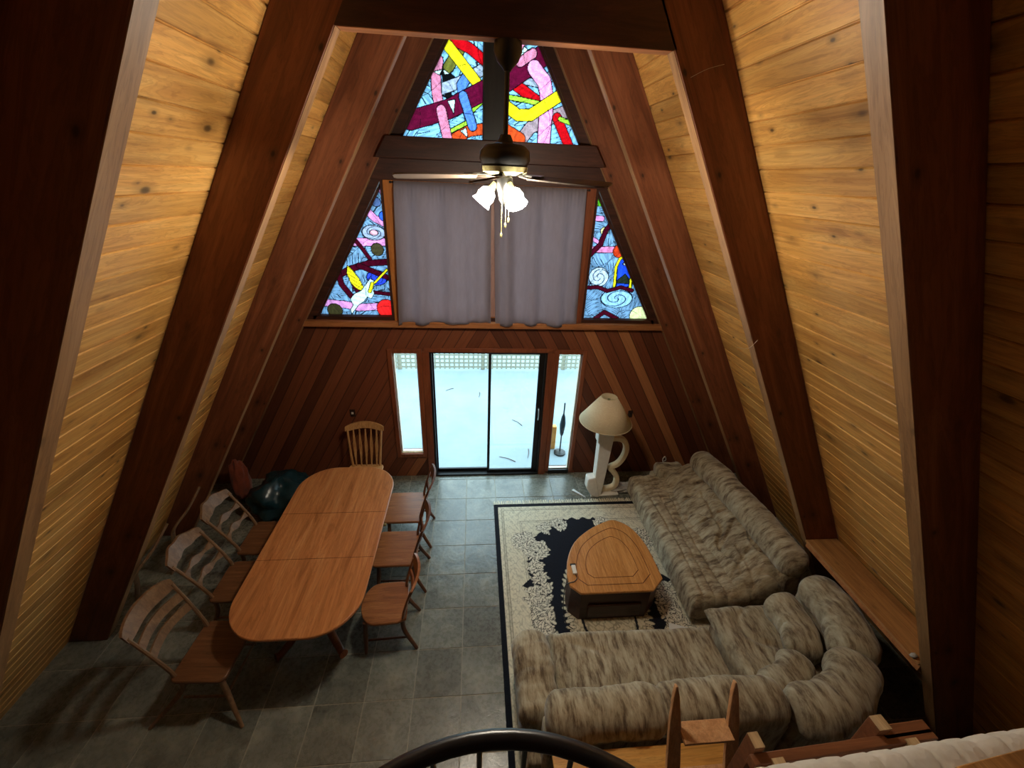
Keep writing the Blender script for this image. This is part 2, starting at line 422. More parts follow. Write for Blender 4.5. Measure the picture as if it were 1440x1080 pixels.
plank_wall('wall_right', 1, 'sloping right wall of knotty pine planks between the dark rafters')

k = 0
for j, y in enumerate(RY + (.18,)):
    for s in (-1, 1):
        k += 1
        dd = (WOUT - WIN) * CA - .002
        poly = [(0, 0), (dd, -dd * TP), (dd, (WIN + dd * CA) / SA), (0, WIN / SA)]   # (depth, along)
        mb = MB()
        # local x = depth out of the room, local z = up the slope
        n = 4
        vs = [(a, 0, b) for a, b in poly] + [(a, RT, b) for a, b in poly]
        mb.add(vs, [(0, 1, 2, 3), (7, 6, 5, 4)] + [(i, (i + 1) % 4, 4 + (i + 1) % 4, 4 + i) for i in range(4)])
        o = mb.build('trim_%d' % k, 'rafter', bevel=.004, seg=1)
        ex = Vector((s * CA, 0, SA)); ez = Vector((-s * SA, 0, CA)); ey = Vector((0, 1, 0))
        R = Matrix((ex, ey, ez)).transposed().to_4x4()
        R.translation = Vector((s * WIN, y, 0)); o.matrix_world = R
        where = ['nearest the camera', 'joined by the collar beam', 'just before the window wall', 'against the window wall', 'over the loft'][j]
        e_ = MB().bb(-.003, .0015, .004, RT - .004, .05, WIN / SA - .05).build('edge_strip', 'rafter_edge', o); e_['label'] = 'lighter worn edge of the rafter, its lit look put into the colour'
        struct(o, 'dark stained wooden rafter on the %s slope, %s' % ('left' if s < 0 else 'right', where), 'rafter')
xb = WIN - TP * 4.835
mb = MB(); zt = 5.14
mb.prism([(-xb - .02, 4.835), (xb + .02, 4.835), (WIN - TP * zt + .02, zt), (-(WIN - TP * zt) - .02, zt)], RY[1] + .0, RY[1] + RT, 'y')
o = mb.build('trim_%d' % (k + 1), 'frame_dark', bevel=.003, seg=1)
struct(o, 'dark horizontal collar beam tying the second pair of rafters, holding the ceiling fan', 'beam')

e_ = MB().bb(-xb + .01, xb - .01, RY[1] + .004, RY[1] + RT - .004, 4.832, 4.838).build('edge_strip', 'trim', o); e_['label'] = 'lighter underside of the beam, its lit tone put into the colour'  # pale strip paints in the lit underside of the collar beam
# floor: single slate tiles on a grout bed
mb = MB(); rnd = random.Random(5)
x0 = -.315; y0 = 2.07; T = .424; gp = .009
for i in range(-10, 11):
    for j in range(-10, 9):
        a, b = x0 + i * T, y0 + j * T
        if a > 4.1 or a + T < -4.1 or b > D or b + T < -2: continue
        ax, bx, ay, by = max(a + gp / 2, -4.1), min(a + T - gp / 2, 4.1), max(b + gp / 2, -2), min(b + T - gp / 2, D + .02)
        if by - ay < .02 or bx - ax < .02: continue
        zz = [rnd.uniform(-.0025, 0) for _ in range(4)]
        mb.add([(ax, ay, -.03), (bx, ay, -.03), (bx, by, -.03), (ax, by, -.03), (ax, ay, zz[0]), (bx, ay, zz[1]), (bx, by, zz[2]), (ax, by, zz[3])],
               [(3, 2, 1, 0), (4, 5, 6, 7), (0, 1, 5, 4), (1, 2, 6, 5), (2, 3, 7, 6), (3, 0, 4, 7)])
fl = struct(mb.build('floor', 'slate'), 'grey slate tile floor of large square tiles', 'floor')
MB().bb(-4.2, 4.2, -2.02, D + .1, -.06, -.005).build('grout', 'grout', fl)

# ---- window wall, lower half in chevron boards
YB0, YB1 = D, D + .12
def wx(z): return WOUT - TP * z - .004
DX, S1, S2, ZB, ZT = .756, .9575, 1.286, .428, 2.05
DX0 = .80
mb = MB()
def P(poly): mb.prism(poly, YB0, YB1, 'y')
for s in (-1, 1):
    P([(s * wx(0), 0), (s * S2, 0), (s * S2, ZT), (s * wx(ZT), ZT)])
    P([(s * S1, 0), (s * DX0, 0), (s * DX0, ZT), (s * S1, ZT)])
    P([(s * wx(ZT), ZT), (0, ZT), (0, 2.44), (s * wx(2.44), 2.44)])
P([(-S2, 0), (-S1, 0), (-S1, ZB), (-S2, ZB)])
P([(S2, 0), (S1, 0), (S1, .06), (S2, .06)])
wb = struct(mb.build('wall_back', 'chevron'), 'window wall of reddish cedar boards laid in a chevron', 'wall')
# upper half: dark framing boards round the coloured windows
mb = MB()
GW = 3.652
for s in (-1, 1):
    mb.prism([(s * wx(2.44), 2.44), (s * (GW - TP * 2.44), 2.44), (s * (GW - TP * 6.1), 6.1), (s * (wx(6.1)), 6.1)], D - .015, D + .1, 'y')
    mb.bb(*sorted((s * 1.235, s * 1.203)), D - .02, D + .1, 2.50, 4.13)
mb.bb(-2.2, 2.2, D - .015, D + .1, 2.44, 2.545)
mb.build('window_framing', 'frame_dark', wb)
mb = MB(); mb.bb(-2.36, 2.36, D - .085, D + .0, 2.425, 2.498)
struct(mb.build('trim_20', 'trim', bevel=.006), 'light brown ledge running across the window wall below the coloured windows', 'ledge')
mb = MB()
mb.prism([(-(WIN + .02 - TP * 4.3), 4.315), (WIN + .02 - TP * 4.3, 4.315), (WIN + .02 - TP * 4.52, 4.52), (-(WIN + .02 - TP * 4.52), 4.52)], D - .16, D + .09, 'y')
struct(mb.build('trim_21', 'frame_dark', bevel=.008), 'dark brown header beam under the two top stained glass windows', 'beam')
mb = MB()
mb.prism([(-(WIN - TP * 4.1), 4.105), (WIN - TP * 4.1, 4.105), (WIN - TP * 4.3, 4.316), (-(WIN - TP * 4.3), 4.316)], D - .05, D + .09, 'y')
struct(mb.build('trim_22', 'frame_dark', bevel=.004), 'dark board under the header beam above the grey curtains', 'board')
mb = MB(); mb.bb(-.105, .142, D - .13, D + .09, 4.50, 6.0)
struct(mb.build('trim_23', 'mullion', bevel=.008), 'blackened post dividing the two top stained glass windows', 'post')

# ---- stained glass
SG_TOP= [('P', [(-0.528, 5.179), (-0.483, 5.13), (-0.382, 5.071), (-0.518, 5.018)], (22, 26, 28)), ('P', [(-0.522, 4.905), (-0.433, 4.95), (-0.426, 4.876)], (22, 26, 28)), ('L', [(0.319, 5.083), (0.476, 5.064)], 0.067, (160, 170, 185)), ('L', [(0.569, 5.136), (0.649, 5.167)], 0.067, (160, 170, 185)), ('L', [(0.297, 4.535), (0.409, 4.672), (0.608, 4.767), (0.797, 4.841)], 0.123, (165, 145, 150)), ('L', [(-0.544, 4.964), (-0.343, 5.034), (-0.087, 5.165)], 0.101, (160, 170, 185)), ('L', [(-0.246, 5.118), (-0.327, 5.008), (-0.312, 4.902), (-0.216, 4.656)], 0.101, (95, 135, 200)), ('L', [(-0.338, 5.309), (-0.459, 5.151)], 0.101, (115, 115, 55)), ('L', [(-0.414, 5.378), (-0.245, 5.32), (-0.088, 5.223)], 0.094, (190, 22, 35)), ('L', [(-0.476, 5.344), (-0.309, 5.178), (-0.15, 5.018)], 0.101, (240, 222, 45)), ('L', [(0.222, 5.048), (0.487, 4.902)], 0.103, (190, 22, 35)), ('L', [(0.693, 4.772), (0.848, 4.515)], 0.101, (190, 22, 35)), ('L', [(-0.558, 5.202), (-0.587, 5.086), (-0.585, 4.928), (-0.544, 4.753), (-0.482, 4.514)], 0.103, (205, 135, 160)), ('L', [(0.161, 4.933), (0.294, 4.92), (0.488, 4.895)], 0.045, (170, 215, 75)), ('L', [(0.728, 4.766), (0.887, 4.723)], 0.045, (170, 215, 75)), ('L', [(-0.458, 4.595), (-0.266, 4.69)], 0.04, (170, 215, 75)), ('L', [(-0.215, 4.797), (-0.101, 4.893)], 0.04, (170, 215, 75)), ('L', [(-0.41, 4.532), (-0.249, 4.612), (-0.082, 4.637)], 0.107, (205, 88, 45)), ('L', [(0.13, 4.637), (0.295, 4.557)], 0.13, (205, 88, 45)), ('L', [(-0.874, 4.674), (-0.477, 4.791), (-0.085, 4.981)], 0.175, (105, 22, 58)), ('L', [(0.14, 5.07), (0.576, 5.349)], 0.183, (105, 22, 58)), ('L', [(0.27, 5.236), (0.394, 5.313)], 0.09, (205, 135, 160)), ('L', [(0.189, 5.257), (0.286, 5.389)], 0.067, (205, 135, 160)), ('L', [(0.418, 5.193), (0.532, 5.081), (0.573, 4.92), (0.566, 4.751), (0.565, 4.502)], 0.143, (240, 160, 205)), ('L', [(0.131, 4.856), (0.268, 4.779), (0.402, 4.786), (0.755, 5.005)], 0.112, (240, 222, 45)), ('L', [(-0.543, 4.781), (-0.482, 4.514)], 0.103, (205, 135, 160)), ('L', [(-0.312, 4.916), (-0.216, 4.656)], 0.094, (95, 135, 200)), ('P', [(-0.475, 4.867), (-0.394, 4.887), (-0.413, 4.757)], (205, 228, 222)), ('P', [(-0.517, 5.141), (-0.437, 5.094), (-0.5, 5.091)], (205, 228, 222)), ('P', [(-0.612, 5.11), (-0.521, 5.131), (-0.548, 5.082)], (205, 228, 222)), ('P', [(-0.35, 4.607), (-0.283, 4.639), (-0.267, 4.546)], (205, 228, 222)), ('P', [(0.23, 5.247), (0.304, 5.365), (0.345, 5.342)], (205, 228, 222))]
SG_LEFT= [('L', [(-1.262, 4.041), (-1.196, 3.924)], 0.063, (215, 150, 195)), ('L', [(-1.42, 3.777), (-1.341, 3.697), (-1.189, 3.625)], 0.081, (215, 150, 195)), ('L', [(-1.639, 3.429), (-1.188, 3.443)], 0.094, (215, 150, 195)), ('L', [(-2.066, 2.7), (-1.796, 2.675), (-1.647, 2.641), (-1.395, 2.661)], 0.094, (215, 150, 195)), ('C', (-1.367, 3.542), 0.135, 0.084, (165, 175, 195)), ('C', (-1.367, 3.542), 0.05, 0.031, (220, 170, 185)), ('C', (-1.305, 3.871), 0.052, 0.049, (95, 115, 155)), ('C', (-1.233, 3.725), 0.057, 0.054, (60, 105, 200)), ('C', (-1.347, 3.353), 0.073, 0.073, (78, 72, 50)), ('C', (-1.943, 2.602), 0.091, 0.086, (72, 66, 42)), ('C', (-1.305, 2.632), 0.121, 0.119, (238, 50, 50)), ('C', (-1.386, 3.019), 0.122, 0.092, (62, 85, 210)), ('L', [(-1.606, 3.474), (-1.522, 3.362), (-1.442, 3.238)], 0.045, (82, 16, 38)), ('L', [(-1.199, 3.216), (-1.451, 3.192), (-1.68, 3.121), (-1.848, 3.033)], 0.072, (82, 16, 38)), ('L', [(-1.835, 3.062), (-1.817, 2.929), (-1.72, 2.785)], 0.067, (82, 16, 38)), ('L', [(-1.583, 3.161), (-1.407, 3.09), (-1.2, 3.0)], 0.063, (82, 16, 38)), ('L', [(-1.684, 2.951), (-1.626, 2.817)], 0.049, (82, 16, 38)), ('L', [(-1.462, 2.84), (-1.254, 2.82)], 0.045, (82, 16, 38)), ('P', [(-1.72, 3.161), (-1.679, 3.125), (-1.602, 3.01), (-1.556, 2.896), (-1.583, 2.857), (-1.638, 2.871), (-1.706, 2.951), (-1.739, 3.064)], (248, 222, 50)), ('P', [(-1.739, 2.746), (-1.682, 2.816), (-1.592, 2.857), (-1.515, 2.955), (-1.472, 3.004), (-1.427, 2.986), (-1.42, 2.928), (-1.448, 2.879), (-1.439, 2.82), (-1.481, 2.756), (-1.526, 2.779), (-1.581, 2.715), (-1.643, 2.677), (-1.711, 2.595), (-1.746, 2.55), (-1.75, 2.615), (-1.71, 2.676)], (208, 228, 224)), ('L', [(-1.45, 2.947), (-1.489, 2.849)], 0.04, (240, 222, 45)), ('L', [(-1.421, 2.957), (-1.259, 3.116)], 0.027, (240, 222, 45))]
SG_RIGHT= [('C', (1.279, 3.97), 0.058, 0.052, (115, 195, 60)), ('L', [(1.217, 3.787), (1.328, 3.782)], 0.064, (215, 150, 195)), ('L', [(1.238, 3.556), (1.364, 3.489)], 0.047, (215, 150, 195)), ('L', [(1.217, 3.423), (1.559, 3.432)], 0.077, (208, 135, 172)), ('C', (1.381, 3.644), 0.051, 0.047, (218, 208, 150)), ('L', [(1.47, 3.761), (1.394, 3.648), (1.351, 3.489), (1.226, 3.351)], 0.06, (82, 16, 38)), ('C', (1.601, 3.416), 0.08, 0.08, (205, 75, 40)), ('C', (1.383, 3.089), 0.128, 0.124, (195, 205, 215)), ('P', [(1.629, 2.972), (1.612, 3.223), (1.636, 3.316), (1.697, 3.362), (1.815, 3.134), (1.817, 2.975)], (50, 92, 215)), ('P', [(1.624, 3.049), (1.724, 3.141), (1.81, 3.047), (1.806, 3.014), (1.629, 3.018)], (50, 60, 48)), ('C', (1.719, 3.263), 0.047, 0.022, (225, 235, 240)), ('L', [(1.605, 2.959), (1.589, 3.223), (1.625, 3.325), (1.701, 3.373)], 0.034, (240, 222, 45)), ('L', [(1.809, 3.153), (1.815, 2.964)], 0.034, (240, 222, 45)), ('C', (1.661, 2.818), 0.213, 0.125, (160, 198, 225)), ('L', [(1.228, 2.952), (1.395, 2.961), (1.521, 2.915), (1.693, 2.967), (1.851, 2.927)], 0.047, (82, 16, 38)), ('L', [(1.402, 2.538), (1.522, 2.633), (1.711, 2.542)], 0.056, (82, 16, 38)), ('C', (2.0, 2.595), 0.125, 0.123, (228, 228, 172))]

def seg_dist(X, Z, pts):
    d = np.full(X.shape, 9.0)
    for (a, b), (c, e) in zip(pts[:-1], pts[1:]):
        dx, dz = c - a, e - b; L = dx * dx + dz * dz + 1e-9
        t = np.clip(((X - a) * dx + (Z - b) * dz) / L, 0, 1)
        d = np.minimum(d, np.hypot(X - a - t * dx, Z - b - t * dz))
    return d
def inpoly(X, Z, poly):
    ins = np.zeros(X.shape, bool); n = len(poly)
    for i in range(n):
        (a, b), (c, e) = poly[i], poly[(i + 1) % n]
        with np.errstate(divide='ignore', invalid='ignore'):
            cond = ((b > Z) != (e > Z)) & (X < (c - a) * (Z - b) / (e - b + 1e-12) + a)
        ins ^= cond
    return ins
def paint(X, Z, shapes, bg, seed, lead=.0042):
    rs = np.random.RandomState(seed)
    col = np.empty(X.shape + (3,)); col[:] = bg
    # swirling streaks inside the blue glass
    wx_ = X * 1.0; wz_ = Z * 1.0
    for q in range(5):
        a, b, p, h = rs.uniform(-9, 9, 4); wx_ = wx_ + .035 * np.sin(a * Z + b * X + p); wz_ = wz_ + .035 * np.sin(b * Z - a * X + h)
    cell = (np.floor(X / .23 + .7 * np.sin(Z * 5)) * 3.1 + np.floor(Z / .21 + .7 * np.sin(X * 6)) * 7.7)
    ang = np.sin(cell * 12.9898) * 3.1
    st = np.sin(95 * (wx_ * np.cos(ang) + wz_ * np.sin(ang)))
    st2 = np.sin(41 * (wx_ * np.sin(ang) - wz_ * np.cos(ang)) + 2 * st)
    col *= (1 + .14 * st2 + .05 * st)[..., None]
    col[(st > .86) & (st2 > -.45)] *= .30
    # cell joints
    cx = X / .23 + .7 * np.sin(Z * 5); cz = Z / .21 + .7 * np.sin(X * 6)
    j = np.minimum(np.abs(cx - np.round(cx)) * .23, np.abs(cz - np.round(cz)) * .21)
    col[j < lead * .6] = (14, 17, 22)
    for s in shapes:
        if s[0] == 'L': d = seg_dist(X, Z, s[1]) - s[2] / 2; c = s[3]
        elif s[0] == 'C':
            q = np.hypot((X - s[1][0]) / s[2], (Z - s[1][1]) / s[3]); d = (q - 1) * min(s[2], s[3]); c = s[4]
        else:
            ins = inpoly(X, Z, s[1]); dd = seg_dist(X, Z, s[1] + [s[1][0]]); d = np.where(ins, -dd, dd); c = s[2]
        col[np.abs(d) < lead] = (14, 15, 20)
        i_ = d <= -lead
        v = 1 + .13 * np.sin(60 * wx_ + 25 * st2) [i_] + .07 * st[i_]
        col[i_] = np.array(c)[None, :] * v[:, None]
        if s[0] == 'C' and s[2] > .1 and s[4][2] > 190:      # ringed swirl
            rr = np.hypot((X - s[1][0]) / s[2], (Z - s[1][1]) / s[3]); th = np.arctan2(Z - s[1][1], X - s[1][0])
            sp = np.sin(14 * rr + 2 * th); col[i_ & (sp > .85)] = (40, 60, 80)
        if s[0] == 'P' and s[2] == (248, 222, 50):            # feathers of the wing
            sp = np.sin(150 * (Z + .6 * X)); col[i_ & (sp > .9)] = (90, 80, 20)
    j2 = np.minimum(np.abs(cx * .5 - np.round(cx * .5)) * .46, np.abs(cz * .5 - np.round(cz * .5)) * .42)
    col[j2 < lead * .55] = (14, 16, 20)
    return np.clip(col, 0, 255)
def glass_panel(name, poly, shapes, bg, seed, parent, step=.0055):
    xs = [p[0] for p in poly]; zs = [p[1] for p in poly]
    nx = int((max(xs) - min(xs)) / step) + 1; nzv = int((max(zs) - min(zs)) / step) + 1
    gx = min(xs) + np.arange(nx + 1) * step; gz = min(zs) + np.arange(nzv + 1) * step
    X, Z = np.meshgrid(gx, gz)
    col = paint(X, Z, shapes, np.array(bg, float), seed)
    idx = np.arange((nx + 1) * (nzv + 1)).reshape(nzv + 1, nx + 1)
    fc = np.stack([idx[:-1, :-1], idx[:-1, 1:], idx[1:, 1:], idx[1:, :-1]], -1).reshape(-1, 4)
    keep = inpoly((X[:-1, :-1] + step / 2), (Z[:-1, :-1] + step / 2), poly).reshape(-1)
    fc = fc[keep]
    used = np.unique(fc); rem = np.full(idx.size, -1); rem[used] = np.arange(len(used))
    vs = np.stack([X.reshape(-1)[used], np.full(len(used), D + .045), Z.reshape(-1)[used]], -1)
    me = bpy.data.meshes.new(name); me.from_pydata(vs.tolist(), [], rem[fc].tolist()); me.update()
    c = col.reshape(-1, 3)[used] / 255.0
    c = np.where(c <= .04045, c / 12.92, ((c + .055) / 1.055) ** 2.4)
    at = me.color_attributes.new('pattern', 'FLOAT_COLOR', 'POINT')
    at.data.foreach_set('color', np.concatenate([c, np.ones((len(c), 1))], 1).astype(np.float32).reshape(-1))
    me.materials.append(M['stained'])
    o = bpy.data.objects.new(name, me); COL.objects.link(o); o.parent = parent
    d = o.modifiers.new('solid', 'SOLIDIFY'); d.thickness = .004
    o['label'] = 'leaded stained glass'
    return o
def ring(poly, w, y0, y1):
    """frame ring lying inside poly (convex), width w"""
    n = len(poly); ar = sum(poly[i][0] * poly[(i + 1) % n][1] - poly[(i + 1) % n][0] * poly[i][1] for i in range(n))
    if ar < 0: poly = poly[::-1]
    L = []
    for i in range(n):
        a = Vector(poly[i]); b = Vector(poly[(i + 1) % n]); t = (b - a).normalized(); nrm = Vector((-t.y, t.x)); L.append((a + nrm * w, t))
    ins = []
    for i in range(n):
        (p, t), (q, u) = L[i - 1], L[i]
        den = t.x * u.y - t.y * u.x; k = ((q.x - p.x) * u.y - (q.y - p.y) * u.x) / den
        ins.append((p.x + t.x * k, p.y + t.y * k))
    mb = MB()
    vs = [(a, y0, b) for a, b in poly] + [(a, y0, b) for a, b in ins] + [(a, y1, b) for a, b in poly] + [(a, y1, b) for a, b in ins]
    fs = []
    for i in range(n):
        j = (i + 1) % n
        fs += [(i, j, n + j, n + i), (2 * n + i, 3 * n + i, 3 * n + j, 2 * n + j), (n + i, n + j, 3 * n + j, 3 * n + i), (j, i, 2 * n + i, 2 * n + j)]
    mb.add(vs, fs); return mb
def offset_poly(poly, w):
    cx = sum(p[0] for p in poly) / len(poly); cz = sum(p[1] for p in poly) / len(poly)
    return [(p[0] + w * (1 if p[0] > cx else -1), p[1] + w * (1 if p[1] > cz else -1)) for p in poly]
gl = lambda z: GW - TP * z
SKY = (142, 190, 220); BLU = (128, 160, 188)
wins = [
 ('window_1', [(-gl(4.525), 4.525), (-.104, 4.525), (-.104, 5.95), (-gl(5.95), 5.95)], SG_TOP, SKY, 3, 'left of the two top stained glass windows, crossing ribbons of coloured glass'),
 ('window_2', [(.141, 4.525), (gl(4.525), 4.525), (gl(5.95), 5.95), (.141, 5.95)], SG_TOP, SKY, 4, 'right of the two top stained glass windows, crossing ribbons of coloured glass'),
 ('window_3', [(-gl(2.545), 2.545), (-1.234, 2.545), (-1.234, 4.09), (-gl(4.09), 4.09)], SG_LEFT, BLU, 8, 'triangular stained glass window with a winged horse, left of the curtains'),
 ('window_4', [(1.234, 2.545), (gl(2.545), 2.545), (gl(4.09), 4.09), (1.234, 4.09)], SG_RIGHT, BLU, 9, 'triangular stained glass window with moon and arch, right of the curtains')]
for nm, poly, shp, bg, sd, lab in wins:
    f = ring(offset_poly(poly, .02), .026, D + .02, D + .07).build(nm, 'frame_dark')
    struct(f, lab, 'window'); f['group'] = 'stained glass windows'
    glass_panel('stained_glass', offset_poly(poly, .012), shp, bg, sd, f)

# centre window behind the curtains
f = MB()
f.bb(-1.203, -1.085, D - .035, D + .09, 2.498, 4.105)
f.bb(-1.1, 1.1, D + .0, D + .09, 2.498, 2.56); f.bb(-1.1, 1.1, D + .0, D + .09, 4.04, 4.11)
f = struct(f.build('window_5', 'amber', bevel=.004, seg=1), 'window in an amber wood frame behind the grey curtains', 'window')
MB().bb(1.085, 1.203, D - .035, D + .09, 2.498, 4.105).build('jamb', 'casing', f, bevel=.004, seg=1)
MB().bb(-.03, .12, D - .005, D + .09, 2.56, 4.04).build('mullion', 'mull_pink', f)
for a, b in ((-1.085, -.03), (.12, 1.085)): MB().bb(a, b, D + .04, D + .046, 2.56, 4.04).build('pane', 'pane', f)

# sidelights
for nm, s, zb, lab in (('window_6', -1, ZB, 'narrow clear sidelight window left of the sliding door'), ('window_7', 1, .06, 'narrow clear sidelight window reaching the floor right of the sliding door')):
    xa, xb_ = sorted((s * S1, s * S2))
    f = MB(); c = .06
    f.bb(xa - c, xa, D - .03, D + .1, zb - c * (zb > .2), ZT + c); f.bb(xb_, xb_ + c, D - .03, D + .1, zb - c * (zb > .2), ZT + c)
    f.bb(xa, xb_, D - .03, D + .1, ZT, ZT + c)
    if zb > .2: f.bb(xa, xb_, D - .03, D + .1, zb - c, zb)
    f = struct(f.build(nm, 'casing', bevel=.004, seg=1), lab, 'window')
    st = ring([(xa, zb), (xb_, zb), (xb_, ZT), (xa, ZT)], .018, D + .03, D + .075).build('sash', 'plaster' if s < 0 else 'plug', f)
    st['label'] = 'pale window sash'
    MB().bb(xa + .016, xb_ - .016, D + .05, D + .056, zb + .016, ZT - .016).build('pane', 'pane', f)
    if zb > .2: MB().bb(xa + .01, xb_ - .01, D + .0, D + .05, zb, zb + .012).build('sill', 'cutend', f)
    else: MB().bb(xa, xb_, D - .01, D + .1, .0, .065).build('sill', 'alu_dark', f)
# sliding door
f = MB(); c = .035
f.bb(-DX0, -DX0 + .03, D - .02, D + .11, 0, ZT + .02); f.bb(DX0 - .03, DX0, D - .02, D + .11, 0, ZT + .02); f.bb(-DX0, DX0, D - .02, D + .11, ZT + .0, ZT + .025)
f.bb(-DX0, DX0, D - .03, D + .11, .0, .03)
f = struct(f.build('door_1', 'alu_dark', bevel=.003, seg=1), 'glass sliding door with two panels in a dark metal frame', 'door')
def sash(x0_, x1_, yy, wl, wr, nm):
    m = MB(); z0, z1 = .03, ZT
    m.bb(x0_, x0_ + wl, yy, yy + .03, z0, z1); m.bb(x1_ - wr, x1_, yy, yy + .03, z0, z1)
    m.bb(x0_ + wl, x1_ - wr, yy, yy + .03, z0, z0 + .05); m.bb(x0_ + wl, x1_ - wr, yy, yy + .03, z1 - .022, z1)
    o = m.build('door_panel', 'alu_dark', f)
    MB().bb(x0_ + wl - .003, x1_ - wr + .003, yy + .012, yy + .017, z0 + .047, z1 - .02).build('pane', 'pane', o); return o
sash(-.77, .035, D + .055, .02, .03, '')
pr = sash(-.005, .77, D + .015, .03, .075, '')
hb = MB(); hb.tube(spline([(.735, D + .015, 1.0), (.735, D - .035, 1.02), (.735, D - .035, 1.16), (.735, D + .015, 1.18)], 5), .009, 8); hb.build('door_handle', 'metal', pr)
mb = MB()
mb.bb(-.86, .86, D - .03, D - .0, ZT + .02, ZT + .075)
struct(mb.build('trim_24', 'casing', bevel=.004), 'brown wood casing board over the sliding door', 'casing')
for s, nm in ((-1, 'trim_25'), (1, 'trim_26')):
    mb = MB(); mb.bb(*sorted((s * .80, s * .895)), D - .03, D, 0, ZT + .02)
    struct(mb.build(nm, 'casing', bevel=.004), 'brown wood casing post %s of the sliding door' % ('left' if s < 0 else 'right'), 'casing')

# loft behind and below the camera, end wall behind it
mb = MB(); mb.prism([(-WOUT, -.06), (WOUT, -.06), (0, WOUT / TP)], -2.12, -2.0, 'y')
struct(mb.build('wall_front', 'dark_wall'), 'dark wood end wall behind the camera', 'wall')
mb = MB(); z0, z1 = 2.32, 2.48
mb.bb(.50, WOUT - TP * z0 - .02, -2.0, .44, z0, z1); mb.bb(-(WOUT - TP * z0 - .02), -.85, -2.0, .35, z0, z1); mb.bb(-.85, .50, -2.0, -.75, z0, z1)
struct(mb.build('ceiling', 'loft'), 'loft floor of dark boards with a stair opening', 'ceiling')

# ------------------------------------------------------------------ outside
mb = MB(); mb.bb(-9, 9, D + .14, 24, -.16, -.06)
struct(mb.build('ground', 'slab'), 'pale concrete patio outside the sliding door', 'ground')
lf = thing('lattice_fence', 'pale square lattice fence across the far side of the patio', 'fence', (0, 9.2, -.06))
mb = MB()
for i in range(-34, 35): mb.bb(i * .115 - .02, i * .115 + .02, -.012, .0, .03, 1.02)
for j in range(0, 10): mb.bb(-3.95, 3.95, .0, .012, .06 + j * .105, .1 + j * .105)
mb.build('lattice_panel', 'lattice', lf)
for x in (-4, -2, 0, 2, 4): MB().bb(x - .045, x + .045, .012, .10, 0, 1.1).build('post', 'lattice', lf)
MB().bb(-4.05, 4.05, -.02, .04, 1.02, 1.07).build('rail', 'lattice', lf)
uf = thing('patio_umbrella', 'dark furled patio umbrella standing outside the right sidelight', 'umbrella', (1.27, 5.75, -.06))
MB().tube([(0, 0, .03), (.0, 0, 1.0)], .012, 8).build('pole', 'black', uf)
MB().lathe([(.012, .36), (.03, .40), (.045, .52), (.05, .6), (.035, .72), (.012, .80)], n=10).build('canopy', 'umbrella', uf)
MB().lathe([(.10, 0), (.10, .03), (.03, .05)], n=16).build('base', 'black', uf)
of = thing('beach_float', 'small orange plastic box outside behind the furled umbrella', 'box', (1.12, 5.92, -.06))
MB().bb(-.09, .09, -.05, .05, 0, .46).build('body', 'orange', of, bevel=.015)

w = bpy.data.worlds.new('world'); SC.world = w; w.use_nodes = True
nt = w.node_tree; nt.nodes.clear(); g = N(nt)
tc = g.n('ShaderNodeTexCoord'); sp = g.n('ShaderNodeSeparateXYZ'); g.l(tc.outputs['Generated'], sp.inputs[0])
cr = g.ramp(sp.outputs[2], [(.0, (.80, .95, 1.0, 1)), (.35, (.72, .90, 1.0, 1)), (1.0, (.62, .84, 1.0, 1))])
bg = g.n('ShaderNodeBackground'); g.l(cr, bg.inputs[0]); bg.inputs[1].default_value = 3.0
wo = g.n('ShaderNodeOutputWorld'); g.l(bg.outputs[0], wo.inputs[0])
tw = None
for i, (x, y, L, a) in enumerate([(-.10, 7.9, .22, 1.5), (.62, 6.75, .28, -.9), (-.75, 8.15, .20, .6), (.35, 5.6, .30, -.5), (.72, 5.75, .26, 1.4)]):
    c_, s_ = math.cos(a), math.sin(a)
    t_ = MB().tube(spline([(-L / 2 * c_, -L / 2 * s_, .006), (.012, .01, .012), (L / 2 * c_, L / 2 * s_, .006)], 5), [.004 + .003 * q / 10 for q in range(11)], 6).build('twig', 'frame_dark', loc=(x, y, -.06))
    tag(t_, ['small dark twig lying across the middle of the patio behind the door mullion', 'small dark twig on the patio beyond the right door panel', 'small dark twig on the far left of the patio near the lattice', 'small dark twig on the patio close to the door, below the mullion', 'small dark twig on the patio close to the right door jamb'][i], 'twig', 'twigs on the patio')
